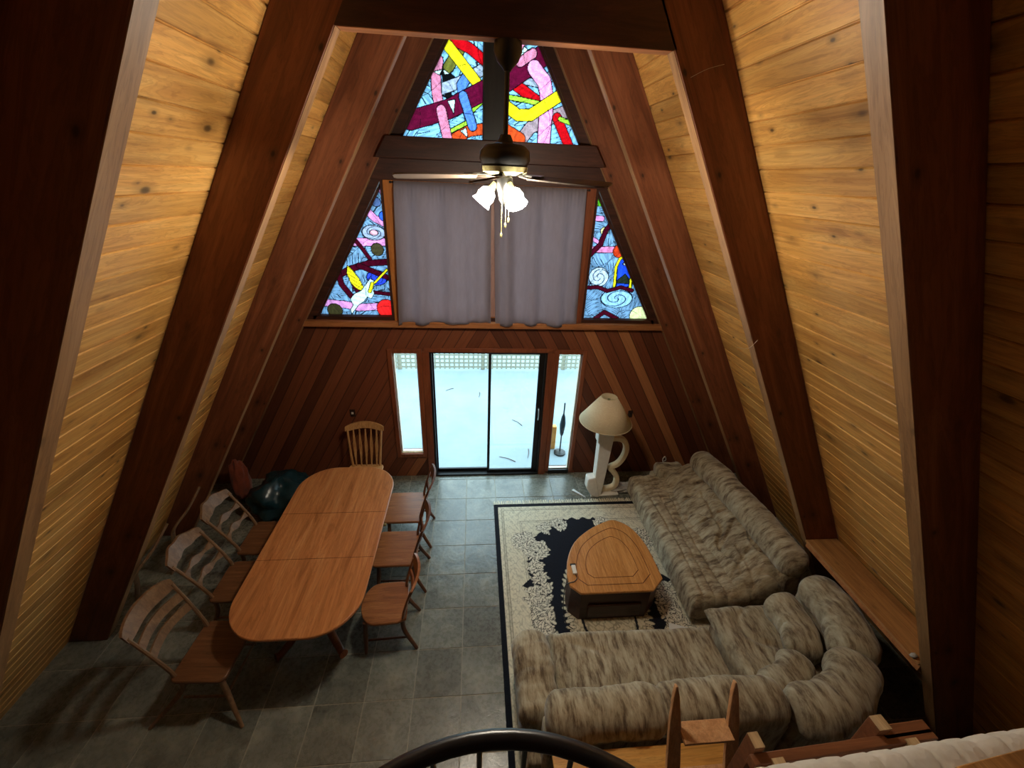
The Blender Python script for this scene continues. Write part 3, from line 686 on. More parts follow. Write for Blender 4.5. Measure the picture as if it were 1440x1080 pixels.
# ------------------------------------------------------------------ ceiling fan
fan = thing('ceiling_fan', 'dark ceiling fan with lit glass shades hanging from the collar beam', 'ceiling fan', (-.01, 2.805, 0))
MB().lathe([(.02, 4.835), (.075, 4.832), (.078, 4.79), (.06, 4.745), (.028, 4.715), (.018, 4.70)]).build('canopy', 'black', fan)
MB().lathe([(.014, 4.30), (.014, 4.72)], n=12).build('downrod', 'black', fan)
mh = MB().lathe([(.03, 4.40), (.05, 4.36), (.12, 4.345), (.148, 4.315), (.152, 4.27), (.135, 4.235), (.06, 4.225)]).build('motor_housing', 'black', fan)
MB().lathe([(.10, 4.236), (.14, 4.234), (.136, 4.205), (.09, 4.19), (.05, 4.188)]).build('dusty_band', 'brass', mh)
for a in (185, 257, 329, 41, 113):
    a = math.radians(a); R4 = Matrix.Rotation(a, 4, 'Z')
    mb = MB(); prof = []
    n = 14
    top = [(.17 + (.66 - .17) * i / n, .045 + .028 * math.sin(min(1, i / n * 1.2) * PI / 2)) for i in range(n + 1)]
    top[-1] = (.66, .04); top[-2] = (.645, .064)
    poly = top + [(x, -y) for x, y in top[::-1]]
    mb.prism(poly, -.004, .004, 'z')
    mb.xf(Matrix.Translation((0, 0, 4.185)) @ R4 @ Matrix.Rotation(math.radians(2.2), 4, 'Y') @ Matrix.Rotation(math.radians(10), 4, 'X'))
    b = mb.build('blade', 'blade', fan)
    ir = MB(); ir.prism([(.09, .02), (.15, .016), (.20, .035), (.25, .03), (.25, -.03), (.20, -.035), (.15, -.016), (.09, -.02)], -.004, .004, 'z')
    ir.xf(Matrix.Translation((0, 0, 4.196)) @ R4 @ Matrix.Rotation(math.radians(2.2), 4, 'Y') @ Matrix.Rotation(math.radians(6), 4, 'X')); ir.build('blade_iron', 'black', b)
lk = MB().lathe([(.03, 4.19), (.05, 4.175), (.055, 4.13), (.04, 4.10), (.03, 4.05), (.012, 4.02)], n=18).build('light_kit', 'black', fan)
for a in (188, 302, 58):
    a = math.radians(a)
    R4 = Matrix.Rotation(a, 4, 'Z') @ Matrix.Translation((.062, 0, 4.135)) @ Matrix.Rotation(math.radians(-38), 4, 'Y')
    MB().lathe([(.016, .012), (.02, -.02), (.024, -.035)], n=14).xf(R4).build('socket', 'brass', lk)
    MB().lathe([(.018, -.03), (.045, -.05), (.055, -.085), (.05, -.11), (.062, -.135), (.02, -.132)], n=20, cap=True).xf(R4).build('light_shade', 'lit', fan)
for dx, dy, z in ((-.012, -.02, 3.86), (.012, -.025, 3.92), (.035, .02, 3.95)):
    c = MB(); c.tube([(dx, dy, 4.06), (dx, dy, z)], .0022, 6); c.lathe([(.002, z), (.007, z - .008), (.007, z - .028), (.002, z - .034)], (dx, dy, 0), 10)
    c.build('pull_chain', 'brass', fan)

# ------------------------------------------------------------------ curtains
rod = thing('curtain_rod', 'thin dark rod carrying the two grey curtains', 'curtain rod', (0, D - .03, 4.085))
MB().tube([(-1.13, 0, 0), (1.13, 0, 0)], .008, 10).build('rod', 'black', rod)
for s in (-1, 1): MB().bb(s * 1.115 - .012, s * 1.115 + .012, -.01, .028, -.012, .012).build('bracket', 'black', rod)
def curtain(xa0, xa1, xb0, xb1, zt, zb, seed, label):
    rs = random.Random(seed); ph = [rs.uniform(0, 6.28) for _ in range(6)]
    def fn(u, v):
        x = (xa0 + (xa1 - xa0) * u) * v + (xb0 + (xb1 - xb0) * u) * (1 - v)
        z = zb + (zt - zb) * v + .012 * math.sin(5 * u + ph[5]) * (1 - v)
        amp = .012 + .026 * (1 - v) ** .4
        y = amp * (math.sin(2 * PI * 2.6 * u + ph[0] + 1.6 * math.sin(4 * u + ph[1])) + .35 * math.sin(2 * PI * 6.5 * u + ph[2] + .8 * v) * (.4 + .6 * math.sin(3 * u + ph[4]) ** 2))
        y += .005 * math.sin(2 * PI * 24 * u + ph[3]) * max(0, (v - .85) / .15)
        if v > .965: y *= .35
        return (x, D - .078 + y - .012 * (1 if v < .965 else 0), z)
    o = MB().grid(fn, 150, 40).build('curtain', 'curtain', solid=.004)
    return tag(o, label, 'curtain', 'grey curtains')
curtain(-1.075, -.012, -1.14, .012, 4.10, 2.478, 2, 'grey fabric curtain nearer the winged horse window, hanging over the centre window')
curtain(.022, 1.075, .07, 1.135, 4.10, 2.470, 5, 'grey fabric curtain nearer the moon and arch window, hanging over the centre window')

# ------------------------------------------------------------------ dining table
tb = thing('dining_table', 'long oak dining table with rounded ends on two pedestals', 'dining table', (-1.752, 3.305, 0))
def rrect(hx, hy, r, n=10, sx=1.0):
    out = []
    for cx, cy, a0 in ((hx - r, hy - r, 0), (-hx + r, hy - r, 90), (-hx + r, -hy + r, 180), (hx - r, -hy + r, 270)):
        for k in range(n + 1):
            a = math.radians(a0 + 90 * k / n); out.append((cx + r * math.cos(a), cy + r * math.sin(a)))
    return out
MB().prism(rrect(.565, 1.115, .40, 14), .722, .752, 'z').build('tabletop', 'table', tb, bevel=.008)
MB().prism(rrect(.47, 1.0, .33, 10), .65, .722, 'z').build('apron', 'table_leg', tb)
for y in (-.32, .30): MB().bb(-.555, .555, y - .002, y + .002, .7515, .7528).build('leaf_seam', 'inlay', tb)
MB().tube([(.54, .15, .70), (.585, .15, .70)], [.014, .018], 10).build('latch', 'brass', tb)
for y in (-.52, .52):
    pd = MB().lathe([(.14, .65), (.13, .62), (.07, .58), (.06, .5), (.085, .42), (.09, .36), (.06, .3), (.075, .24), (.085, .2), (.05, .17)], (0, y, 0), 18).build('pedestal', 'table_leg', tb)
    for a in (45, 135, 225, 315):
        c, s = math.cos(math.radians(a)), math.sin(math.radians(a))
        pts = [(.05 * c, y + .05 * s, .24), (.16 * c, y + .16 * s, .20), (.30 * c, y + .30 * s, .09), (.40 * c, y + .40 * s, .035), (.44 * c, y + .44 * s, .035)]
        MB().tube(spline(pts, 5), [.042 - .012 * (i / 20) + (.012 if i > 17 else 0) for i in range(21)], 10).build('foot', 'table_leg', pd)

# ------------------------------------------------------------------ chairs
def slat(x0, x1, zc, h, yf, th, n=16):
    mb = MB(); vs = []
    for i in range(n + 1):
        t = i / n; x = x0 + (x1 - x0) * t; z = zc(t); hh = h(t)
        for dz in (-hh / 2, hh / 2):
            y = yf(t, z + dz)
            vs += [(x, y - th / 2, z + dz), (x, y + th / 2, z + dz)]
    fs = []
    for i in range(n):
        a = i * 4; b = a + 4
        fs += [(a, b, b + 2, a + 2), (a + 1, a + 3, b + 3, b + 1), (a + 2, b + 2, b + 3, a + 3), (a, a + 1, b + 1, b)]
    fs += [(0, 2, 3, 1), (n * 4, n * 4 + 1, n * 4 + 3, n * 4 + 2)]
    return mb.add(vs, fs, True)
def chair(name, label, style, loc, rz, group=None, W=.45, Dp=.44, H=.95, lean=.17, seatm='chair_brown', legm='chair_dark', backm=None, round_=.06, splay=.03, sh=.45, taper=.0):
    t = thing(name, label, 'chair', loc, rz, group); backm = backm or legm
    hw, hd = W / 2, Dp / 2
    if round_ > .12:   # rounded front
        poly = [(-hw + .03, hd), (-hw, hd - .08)] + [(-hw * math.cos(a), -hd + .16 - .16 * math.sin(a)) for a in [PI * k / 14 for k in range(15)]] + [(hw, hd - .08), (hw - .03, hd)]
    else: poly = rrect(hw, hd, round_, 6)
    st = MB(); st.prism(poly, sh - .032, sh, 'z'); s_ = st.build('seat', seatm, t, bevel=.009)
    if style in ('saddle', 'rail'):
        pn = MB().grid(lambda u, v: ((u - .5) * W * .8, (v - .45) * Dp * .78, sh + .0006 - .0 * u), 2, 2, False)
    back = lambda z: hd - .03 + lean * max(0, (z - sh) / (H - sh)) ** 1.25
    for sx in (-1, 1):
        MB().tube([(sx * (hw - .05), -hd + .06, sh - .03), (sx * (hw - .04), -hd + .05, .25), (sx * (hw - .04 + splay), -hd + .05 - splay, 0)], [.021, .024, .015], 10).build('leg', legm, t)
        MB().tube(spline([(sx * (hw - .05), hd - .04, sh - .03), (sx * (hw - .045), hd - .03, .25), (sx * (hw - .04 + splay), hd + .05 + splay, 0)], 5), [.022] * 6 + [.021, .02, .019, .018, .016], 10).build('leg', legm, t)
    if style not in ('saddle', 'rail'):
        MB().tube([(-hw + .045, -hd + .05, .2), (hw - .045, -hd + .05, .2)], .011, 8).build('stretcher', legm, t)
    for sx in (-1, 1): MB().tube([(sx * (hw - .045), -hd + .05, .16), (sx * (hw - .04), hd - .02, .16)], .011, 8).build('stretcher', legm, t)
    bow = lambda tt: .045 * math.sin(PI * tt)
    yf = lambda tt, z: back(z) + bow(tt) * min(1, (z - sh) / .2)
    bw = hw - .025 + (.02 if style == 'spindle' else 0)
    nz_ = 8
    for sx in (-1, 1):
        zs = [sh - .01 + (H - .05 - sh) * i / nz_ for i in range(nz_ + 1)]
        f0 = hw - .05
        pts = [(sx * (f0 + (bw - f0) * i / nz_), back(z), z) for i, z in enumerate(zs)]
        if style == 'rail': MB().tube(pts, [.020 - .006 * i / nz_ for i in range(nz_ + 1)], 8, sect=lambda a, q: (math.cos(a) * .8, math.sin(a) * 1.4)).build('back_post', backm, t)
        else: MB().tube(pts, [.017 - .003 * i / nz_ for i in range(nz_ + 1)], 8).build('back_post', backm, t)
    if style == 'spindle':
        slat(-bw - .03, bw + .03, lambda q: H - .05 + .035 * math.sin(PI * q), lambda q: .085 - .03 * abs(2 * q - 1) ** 6, yf, .026).build('crest_rail', backm, t)
        for i in range(5):
            x = (-.5 + (i + .5) / 5) * 2 * (hw - .06); q0 = .5 + x / (2 * bw)
            m = MB(); pts = []; n = 10; vs = []
            for j in range(n + 1):
                z = sh - .005 + (H - .07 - sh) * j / n; xx = x * (1 + .12 * j / n); wd = .008 + .012 * math.exp(-((j / n - .52) / .27) ** 2)
                vs += [(xx - wd, yf(q0, z) - .006, z), (xx + wd, yf(q0, z) - .006, z), (xx + wd, yf(q0, z) + .006, z), (xx - wd, yf(q0, z) + .006, z)]
            fs = [(j * 4 + k, j * 4 + (k + 1) % 4, j * 4 + 4 + (k + 1) % 4, j * 4 + 4 + k) for j in range(n) for k in range(4)]
            m.add(vs, fs, True).build('spindle', backm, t)
    elif style == 'wavy':
        slat(-bw - .02, bw + .02, lambda q: H - .055 + .03 * math.sin(PI * q), lambda q: .11 - .05 * abs(2 * q - 1) ** 4 + .012 * math.cos(6 * PI * q), yf, .022, 24).build('crest_rail', backm, t)
        for zc in (H - .21, H - .345):
            slat(-bw + .005, bw - .005, lambda q: zc + .008 * math.sin(2 * PI * q), lambda q: .042 + .022 * math.cos(4 * PI * (q - .5)), yf, .014, 24).build('slat', backm, t)
    elif style == 'ladder':
        slat(-bw - .015, bw + .015, lambda q: H - .05 + .02 * math.sin(PI * q), lambda q: .12 - .05 * abs(2 * q - 1) ** 6, yf, .022).build('crest_rail', backm, t)
        for zc in (H - .19, H - .31):
            slat(-bw + .005, bw - .005, lambda q: zc + .012 * math.sin(PI * q), lambda q: .07, yf, .014).build('slat', backm, t)
    else:
        slat(-bw - .02, bw + .02, lambda q: H - .05 + .01 * math.sin(PI * q), lambda q: .11 - .045 * abs(2 * q - 1) ** 4, yf, .024).build('crest_rail', backm, t)
        slat(-bw + .01, bw - .01, lambda q: sh + .20, lambda q: .05, yf, .016).build('back_rail', backm, t)
    return t
R90 = PI / 2; CH = 'wooden chairs round the dining table'
chair('dining_chair', 'small brown chair with a rounded seat, beside the near end of the table', 'rail', (-1.06, 2.70, 0), -R90 + .05, CH, W=.44, Dp=.44, H=.86, lean=.11, seatm='chair_brown', legm='chair_dark', backm='chair_brown', round_=.2, splay=.02)
chair('dining_chair', 'brown square-seat chair between the rounded-seat chair and the saddle-seat chair', 'rail', (-1.05, 3.36, 0), -R90, CH, W=.48, Dp=.46, H=.94, lean=.13, seatm='chair_brown', legm='chair_dark', round_=.04)
fc = chair('dining_chair', 'dark chair with hollowed saddle seat, on the door side of the table', 'rail', (-1.05, 4.00, 0), -R90, CH, W=.52, Dp=.46, H=.93, lean=.13, seatm='chair_brown', legm='chair_dark', round_=.04)
chair('dining_chair', 'pale spindle-back chair at the head of the table against the window wall', 'spindle', (-1.72, 4.66, 0), 0, CH, W=.47, Dp=.42, H=1.035, lean=.14, seatm='chair_pine', legm='chair_pine')
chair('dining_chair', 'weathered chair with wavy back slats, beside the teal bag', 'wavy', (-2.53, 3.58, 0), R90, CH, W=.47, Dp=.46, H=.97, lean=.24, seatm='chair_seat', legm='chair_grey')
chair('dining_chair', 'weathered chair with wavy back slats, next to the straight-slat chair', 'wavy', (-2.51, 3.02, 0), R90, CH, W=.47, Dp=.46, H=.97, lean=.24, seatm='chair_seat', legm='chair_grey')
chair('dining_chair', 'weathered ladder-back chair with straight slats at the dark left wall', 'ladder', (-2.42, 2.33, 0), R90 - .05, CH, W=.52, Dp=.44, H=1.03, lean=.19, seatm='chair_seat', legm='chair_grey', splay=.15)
for y, lb in ((3.62, 'bent wooden post leaning on the left wall behind the chair next to the teal bag'), (3.08, 'bent wooden post leaning on the left wall behind the middle wavy-slat chair')):
    o = MB().tube(spline([(-3.62, y - .10, .0), (-3.45, y - .12, .5), (-3.34, y - .17, .74), (-3.28, y + .02, .84), (-3.23, y + .20, .98)], 7), .022, 8, sect=lambda a, q: (math.cos(a) * 1.5, math.sin(a) * .6)).build('wooden_post', 'chair_grey')
    tag(o, lb, 'post', 'bent wooden posts on the left wall')

# ------------------------------------------------------------------ bags in the far left corner
def lump(name, mat, c, r, seed, amp, label, cat, flat=.0, freq=2.2, n=40):
    def fn(u, v):
        a = 2 * PI * u; b = PI * (v - .5)
        d = Vector((math.cos(a) * math.cos(b), math.sin(a) * math.cos(b), math.sin(b)))
        k = 1 + amp * (nz(d, freq, seed) + .6 * abs(nz(d, freq * 2.3, seed + 9)))
        p = Vector((d.x * r[0], d.y * r[1], d.z * r[2])) * k
        p.z = max(p.z, -r[2] * .8)
        return (p.x + c[0], p.y + c[1], p.z + r[2] * .8 + c[2])
    o = MB().grid(fn, n, n // 2).build(name, mat, sharp=80)
    return tag(o, label, cat)
lump('plastic_bag', 'teal', (-2.78, 4.55, 0), (.36, .36, .27), 4, .35, 'dark teal plastic bag slumped on the floor behind the far left chair', 'bag')
lump('cushion', 'rust', (-3.40, 4.74, .02), (.10, .14, .34), 8, .25, 'rust orange cushion standing against the left wall by the teal bag', 'cushion')

# ------------------------------------------------------------------ rug
def make_rug():
    x0, x1, y0, y1 = .075, 2.46, 1.38, 4.46; st = .0075
    nx = int((x1 - x0) / st); ny = int((y1 - y0) / st)
    X, Y = np.meshgrid(np.linspace(x0, x1, nx + 1), np.linspace(y0, y1, ny + 1))
    rs = np.random.RandomState(2)
    cx, cy = 1.235, 2.77
    U = np.abs(X - cx); V = np.abs(Y - cy)
    col = np.empty(X.shape + (3,)); col[:] = (226, 219, 194)
    # tone-on-tone arabesque
    w1 = np.sin(26 * X + 2.5 * np.sin(17 * Y)) * np.sin(24 * Y + 2.5 * np.sin(19 * X))
    w2 = np.sin(61 * X + 2 * np.sin(33 * Y)) * np.sin(57 * Y + 2 * np.sin(37 * X))
    tone = (w1 + .6 * w2)
    col *= np.where(np.abs(tone) < .22, .88, 1.0)[..., None]
    e = np.minimum(np.minimum(X - x0, x1 - X), np.minimum(Y - y0, y1 - Y))
    for a in (.10, .125, .335, .36): col[np.abs(e - a) < .005] *= .78
    # black field
    fu = [(0, .0), (.40, .0), (.78, .30), (.95, .62), (1.38, .80)]
    prof = np.interp(V, [0, .28, .37, .42, .62, 1.0, 1.12, 1.38], [.74, .74, .90, .80, .78, .76, .62, .20])
    wob = .03 * np.sin(40 * Y) + .02 * np.sin(71 * Y + 1)
    field = (U < prof + wob * .6) & (V < 1.38 + .02 * np.sin(40 * X))
    col[field] = (24, 26, 36)
    def ellipse(px, py, a, b, th, c):
        dx = X - px; dy = Y - py; r = max(a, b)
        i0 = max(0, int((px - r - x0) / st) - 1); i1 = min(nx, int((px + r - x0) / st) + 2); j0 = max(0, int((py - r - y0) / st) - 1); j1 = min(ny, int((py + r - y0) / st) + 2)
        if i1 <= i0 or j1 <= j0: return
        dx = dx[j0:j1, i0:i1]; dy = dy[j0:j1, i0:i1]
        q = ((dx * math.cos(th) + dy * math.sin(th)) / a) ** 2 + ((-dx * math.sin(th) + dy * math.cos(th)) / b) ** 2
        sub = col[j0:j1, i0:i1]; sub[q < 1] = c; sub[(q >= 1) & (q < 1.0 + .0)] = c
        sub[(q < 1) & (q > .74)] = np.array(c) * .80
    def leaf(px, py, a, b, th, c): ellipse(px, py, a * 1.07, b * 1.25, th, (58, 58, 62)); ellipse(px, py, a, b, th, c)
    # cream centre medallion with a leafy edge
    Rm = np.hypot(U / .44, V / .82); th = np.arctan2(V / .82, U / .44)
    Rb = .93 + .09 * np.abs(np.sin(9 * th)) + .04 * np.sin(31 * th)
    med = Rm < Rb
    col[med] = np.array((212, 203, 176)) * np.where(np.abs(tone) < .3, .78, 1.0)[med][:, None]
    col[med & (np.abs(Rm - .66) < .03)] = (30, 32, 42)
    for k in range(72):
        a = 2 * PI * k / 72
        leaf(cx + .43 * math.cos(a), cy + .80 * math.sin(a), .055, .02, math.atan2(.80 * math.sin(a), .43 * math.cos(a)) + rs.uniform(-.5, .5), (214, 206, 180))
    # garlands eating into the black field, mirrored in both axes
    gar = [((.80, 1.02), .15, 120), ((.66, .88), .15, 110), ((.70, .62), .09, 45), ((.66, .46), .08, 40), ((.72, .22), .14, 90), ((.70, -.02), .12, 70), ((.30, 1.28), .10, 40), ((.50, 1.22), .08, 30), ((.60, .34), .06, 20)]
    for (gu, gv), r, n in gar:
        for sx in (-1, 1):
            for sy in (-1, 1):
                rr = np.random.RandomState(int(gu * 100 + gv * 1000) % 9999)
                for _ in range(n):
                    a, q = rr.uniform(0, 2 * PI), r * math.sqrt(rr.uniform(0, 1)); th_ = rr.uniform(0, PI)
                    leaf(cx + sx * (gu + q * math.cos(a)), cy + sy * (gv + q * math.sin(a)), rr.uniform(.026, .05), rr.uniform(.011, .018), th_ * sx * sy, (230, 224, 204))
    sn = (.5 + .5 * np.sin(173 * X + 91 * Y)) * .05
    col *= (1 - sn)[..., None]
    bl = (e < .055); col[bl] = (22, 24, 32)
    vs = np.stack([X, Y, np.full(X.shape, .012) + .0012 * (rs.rand(*X.shape) - .5)], -1).reshape(-1, 3)
    idx = np.arange(vs.shape[0]).reshape(ny + 1, nx + 1)
    fcs = np.stack([idx[:-1, :-1], idx[:-1, 1:], idx[1:, 1:], idx[1:, :-1]], -1).reshape(-1, 4)
    me = bpy.data.meshes.new('rug'); me.from_pydata(vs.tolist(), [], fcs.tolist()); me.update()
    c = np.clip(col.reshape(-1, 3) / 255.0, 0, 1); c = np.where(c <= .04045, c / 12.92, ((c + .055) / 1.055) ** 2.4)
    at = me.color_attributes.new('pattern', 'FLOAT_COLOR', 'POINT')
    at.data.foreach_set('color', np.concatenate([c, np.ones((len(c), 1))], 1).astype(np.float32).reshape(-1))
    me.materials.append(M['rug'])
    o = bpy.data.objects.new('area_rug', me); COL.objects.link(o)
    d = o.modifiers.new('solid', 'SOLIDIFY'); d.thickness = .010; d.offset = -1
    tag(o, 'cream and black floral area rug with a black border on the slate floor', 'rug')
    mb = MB(); rnd = random.Random(3)
    x = x0
    while x < x1:
        L = rnd.uniform(.06, .085); dx = rnd.uniform(-.012, .012)
        mb.tube([(x, y1 - .003, .008), (x + dx * .5, y1 + L * .5, .006), (x + dx, y1 + L, .004)], [.0045, .005, .0045], 5); x += .0125
    f = mb.build('fringe', 'cloth_fringe', o); f['kind'] = 'stuff'; f['label'] = 'cream fringe'
    return o
M['cloth_fringe'] = plain('fringe_cotton', (222, 214, 190), .9, noise=.2)
make_rug()

# ------------------------------------------------------------------ coffee table chest
ct = thing('coffee_table', 'bullet-shaped oak coffee table chest with inlaid lines, standing on the rug', 'coffee table', (1.28, 3.1, 0.0145))
outl = [(1.638, 2.688), (1.79, 2.824), (1.79, 3.10), (1.775, 3.28), (1.73, 3.45), (1.655, 3.58), (1.53, 3.665), (1.42, 3.655), (1.18, 3.535), (.96, 3.355), (.83, 3.13), (.775, 2.91), (.78, 2.79), (.878, 2.692)]
sm = [Vector((x - 1.28, y - 3.1, 0)) for x, y in outl]
def smooth_out(pts):
    arc = [pts[1]] + pts[2:12]
    sp = spline(arc, 6)
    return [(p.x, p.y) for p in ([pts[0]] + sp + [pts[12], pts[13]])]
OP = smooth_out(sm)
def inset_scale(poly, k, cx=0.0, cy=-.02): return [(cx + (x - cx) * k, cy + (y - cy) * k) for x, y in poly]
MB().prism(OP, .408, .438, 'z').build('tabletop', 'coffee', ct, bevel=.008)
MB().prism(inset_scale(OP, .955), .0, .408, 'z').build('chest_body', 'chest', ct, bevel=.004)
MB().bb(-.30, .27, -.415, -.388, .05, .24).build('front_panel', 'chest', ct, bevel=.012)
def strip(poly, w, z):
    a = poly; n = len(a); vs = []
    cx = sum(p[0] for p in a) / n; cy = sum(p[1] for p in a) / n
    for x, y in a:
        L = math.hypot(x - cx, y - cy); k = (L - w) / L; vs += [(x, y, z), (cx + (x - cx) * k, cy + (y - cy) * k, z)]
    return MB().add(vs, [(2 * i, 2 * ((i + 1) % n), 2 * ((i + 1) % n) + 1, 2 * i + 1) for i in range(n)])
strip(inset_scale(OP, .78), .008, .4388).build('inlay', 'inlay', ct)
strip(inset_scale(OP, .56), .007, .4388).build('inlay', 'inlay', ct)
pa = thing('power_adapter', 'small pale power adapter with a black cord lying on the coffee table', 'adapter', (.865, 2.965, .4505))
MB().bb(-.022, .022, -.055, .055, 0, .026).build('body', 'plug', pa, bevel=.006)
MB().bb(-.03, .03, .06, .075, 0, .02).build('clip', 'black', pa)
MB().tube(spline([(0, -.055, .012), (.01, -.10, .010), (-.03, -.14, .010), (-.08, -.15, .008), (-.125, -.16, -.03), (-.13, -.18, -.2), (-.12, -.22, -.36), (-.10, -.30, -.425), (-.04, -.36, -.43)], 8), .0045, 8).build('cord', 'black', pa)
pp = MB().bb(-.11, .11, -.075, .075, 0, .006).build('paper_sheet', 'paper', loc=(1.93, 2.50, .028)); pp.rotation_euler = (.10, .05, -.3)
tag(pp, 'sheet of white paper on the rug where the two sofa parts meet', 'paper')

# ------------------------------------------------------------------ floor lamp
lp = thing('floor_lamp', 'white plaster floor lamp with a wide cone shade and a sculpted loop', 'lamp', (1.60, 4.66, 0))
sh = MB(); sh.lathe([(.105, 1.64), (.352, 1.27)], (-.02, 0, 0), 48, cap=False); so = sh.build('lamp_shade', 'lampshade', lp, solid=.004)
r_ = MB(); r_.tube([(-.02 + .352 * math.cos(2 * PI * k / 40), .352 * math.sin(2 * PI * k / 40), 1.27) for k in range(40)], .005, 6, closed=True); r_.tube([(-.02 + .105 * math.cos(2 * PI * k / 24), .105 * math.sin(2 * PI * k / 24), 1.64) for k in range(24)], .004, 6, closed=True)
r_.bb(-.125, .085, -.004, .004, 1.60, 1.606); r_.build('shade_rim', 'lampshade', so)
MB().lathe([(.008, 1.18), (.008, 1.60), (.02, 1.605), (.02, 1.61)], (-.02, 0, 0), 10).build('harp', 'brass', lp)
def ps(poly4, y0, y1): return MB().prism(poly4, y0, y1, 'y')
ps([(-.045, .0), (.075, .0), (.125, 1.22), (-.115, 1.22), (-.10, .95), (-.075, .93)], -.075, .075).build('column', 'plaster', lp, bevel=.012)
ps([(-.17, .17), (-.17, .34), (-.05, .36), (.05, .0), (-.03, .0), (-.10, .05)], -.10, .05).build('foot', 'plaster', lp, bevel=.02)
MB().tube(spline([(.05, .02, .95), (.18, .03, .97), (.30, .03, .93), (.36, .03, .80), (.34, .03, .64), (.27, .03, .52), (.17, .03, .46), (.22, .03, .40), (.30, .03, .27), (.29, .03, .12), (.18, .03, .065), (.06, .03, .07)], 6), [.045] * 67, 12, sect=lambda a, q: (math.copysign(abs(math.cos(a)) ** .6, math.cos(a)) * 1.0, math.copysign(abs(math.sin(a)) ** .6, math.sin(a)) * .9)).build('sculpted_loop', 'cream', lp)
MB().prism([(-.09, -.09), (.34, -.07), (.34, .10), (-.05, .09)], 0, .03, 'z').build('base', 'plaster', lp, bevel=.008)
lump('crumpled_cloth', 'cloth', (2.10, 4.72, 0), (.26, .10, .055), 12, .5, 'crumpled pale cloth on the floor right of the plaster lamp', 'cloth', freq=3)
o = MB().prism([(-.05, .08), (.09, -.10), (.0, -.02), (-.09, .06)], 0, .02, 'z').build('torn_paper', 'paper', loc=(1.345, 4.66, .001), bevel=.003)
tag(o, 'torn white paper scrap on the floor left of the plaster lamp', 'paper')
o = MB().bb(-.05, .05, -.015, .015, 0, .03).build('foam_strip', 'plug', loc=(2.40, 4.95, .001), bevel=.006); tag(o, 'small white strip on the floor near the sofa end by the lamp', 'foam strip')
for x, z, lb in ((-1.906, 1.13, 'dark outlet plate on the wall above the pale spindle-back chair'), (2.128, 1.085, 'dark outlet plate on the wall beside the lamp shade')):
    t = thing('wall_outlet', lb, 'outlet', (x, D, z), 0, 'outlets on the window wall'); MB().bb(-.036, .036, -.008, .001, -.058, .058).build('plate', 'plate', t, bevel=.003)
    MB().bb(-.014, .014, -.016, -.006, -.012, .018).build('plug', 'plug' if x < 0 else 'black', t)
o = MB().tube(spline([(2.84, D - .01, .10), (2.83, D - .03, .17), (2.80, D - .03, .25), (2.83, D - .025, .30), (2.86, D - .02, .24), (2.85, D - .005, .20)], 6), .008, 8).build('cable', 'plug'); tag(o, 'short white cable looped on the wall behind the sofa end', 'cable')

# ------------------------------------------------------------------ sectional sofa
def roll(path, ra, rb, seed, wr=.012, cap=.10, n=30, m=70, ex=2.4, streak=9.0, taper=None):
    P = spline(path, max(2, m // (len(path) - 1)))
    L = [0]
    for a, b in zip(P[:-1], P[1:]): L.append(L[-1] + (b - a).length)
    tot = L[-1]; vs = []; M_ = len(P)
    # extra rings for the rounded caps
    ring_s = [0.0, .02, .06, .13, .24, .38, .55, .75] ; svals = [cap * q for q in ring_s] + [l for l in L if cap < l < tot - cap] + [tot - cap * q for q in ring_s[::-1]]
    def at(sv):
        for i in range(M_ - 1):
            if L[i + 1] >= sv or i == M_ - 2:
                q = (sv - L[i]) / max(1e-9, L[i + 1] - L[i]); return P[i].lerp(P[i + 1], q), (P[min(i + 2, M_ - 1)] - P[max(i - 1, 0)]).normalized()
    mb = MB()
    for sv in svals:
        p, t = at(sv); up = Vector((0, 0, 1)); r = t.cross(up).normalized(); u = r.cross(t).normalized()
        e = min(sv, tot - sv); k = 1.0 if e >= cap else max(.05, (1 - (1 - e / cap) ** 2.6) ** (1 / 2.6))
        tp = taper(sv / tot) if taper else 1.0
        for j in range(n):
            a = 2 * PI * j / n; ca, sa = math.cos(a), math.sin(a)
            x = math.copysign(abs(ca) ** (2 / ex), ca); z = math.copysign(abs(sa) ** (2 / ex), sa)
            d = r * x * ra + u * z * rb
            q = p + d
            w = wr * (nz((sv * streak, a * .9, seed), 1.0, seed) + .5 * nz((sv * streak * 2.3, a * 1.4, 3), 1, seed)) - wr * .9 * max(0, .35 - abs(nz((sv * 3.5, a * 1.1, 7), 1, seed + 3)))
            w2 = .035 * nz(q, 2.2, seed) * 1.0
            dn = d.normalized()
            vs.append(p + d * k * tp + dn * (w + w2 * .6) * k)
    R_ = len(svals)
    fs = [(i * n + j, i * n + (j + 1) % n, (i + 1) * n + (j + 1) % n, (i + 1) * n + j) for i in range(R_ - 1) for j in range(n)]
    fs += [list(range(n))[::-1], list(range((R_ - 1) * n, R_ * n))]
    return mb.add(vs, fs, True)
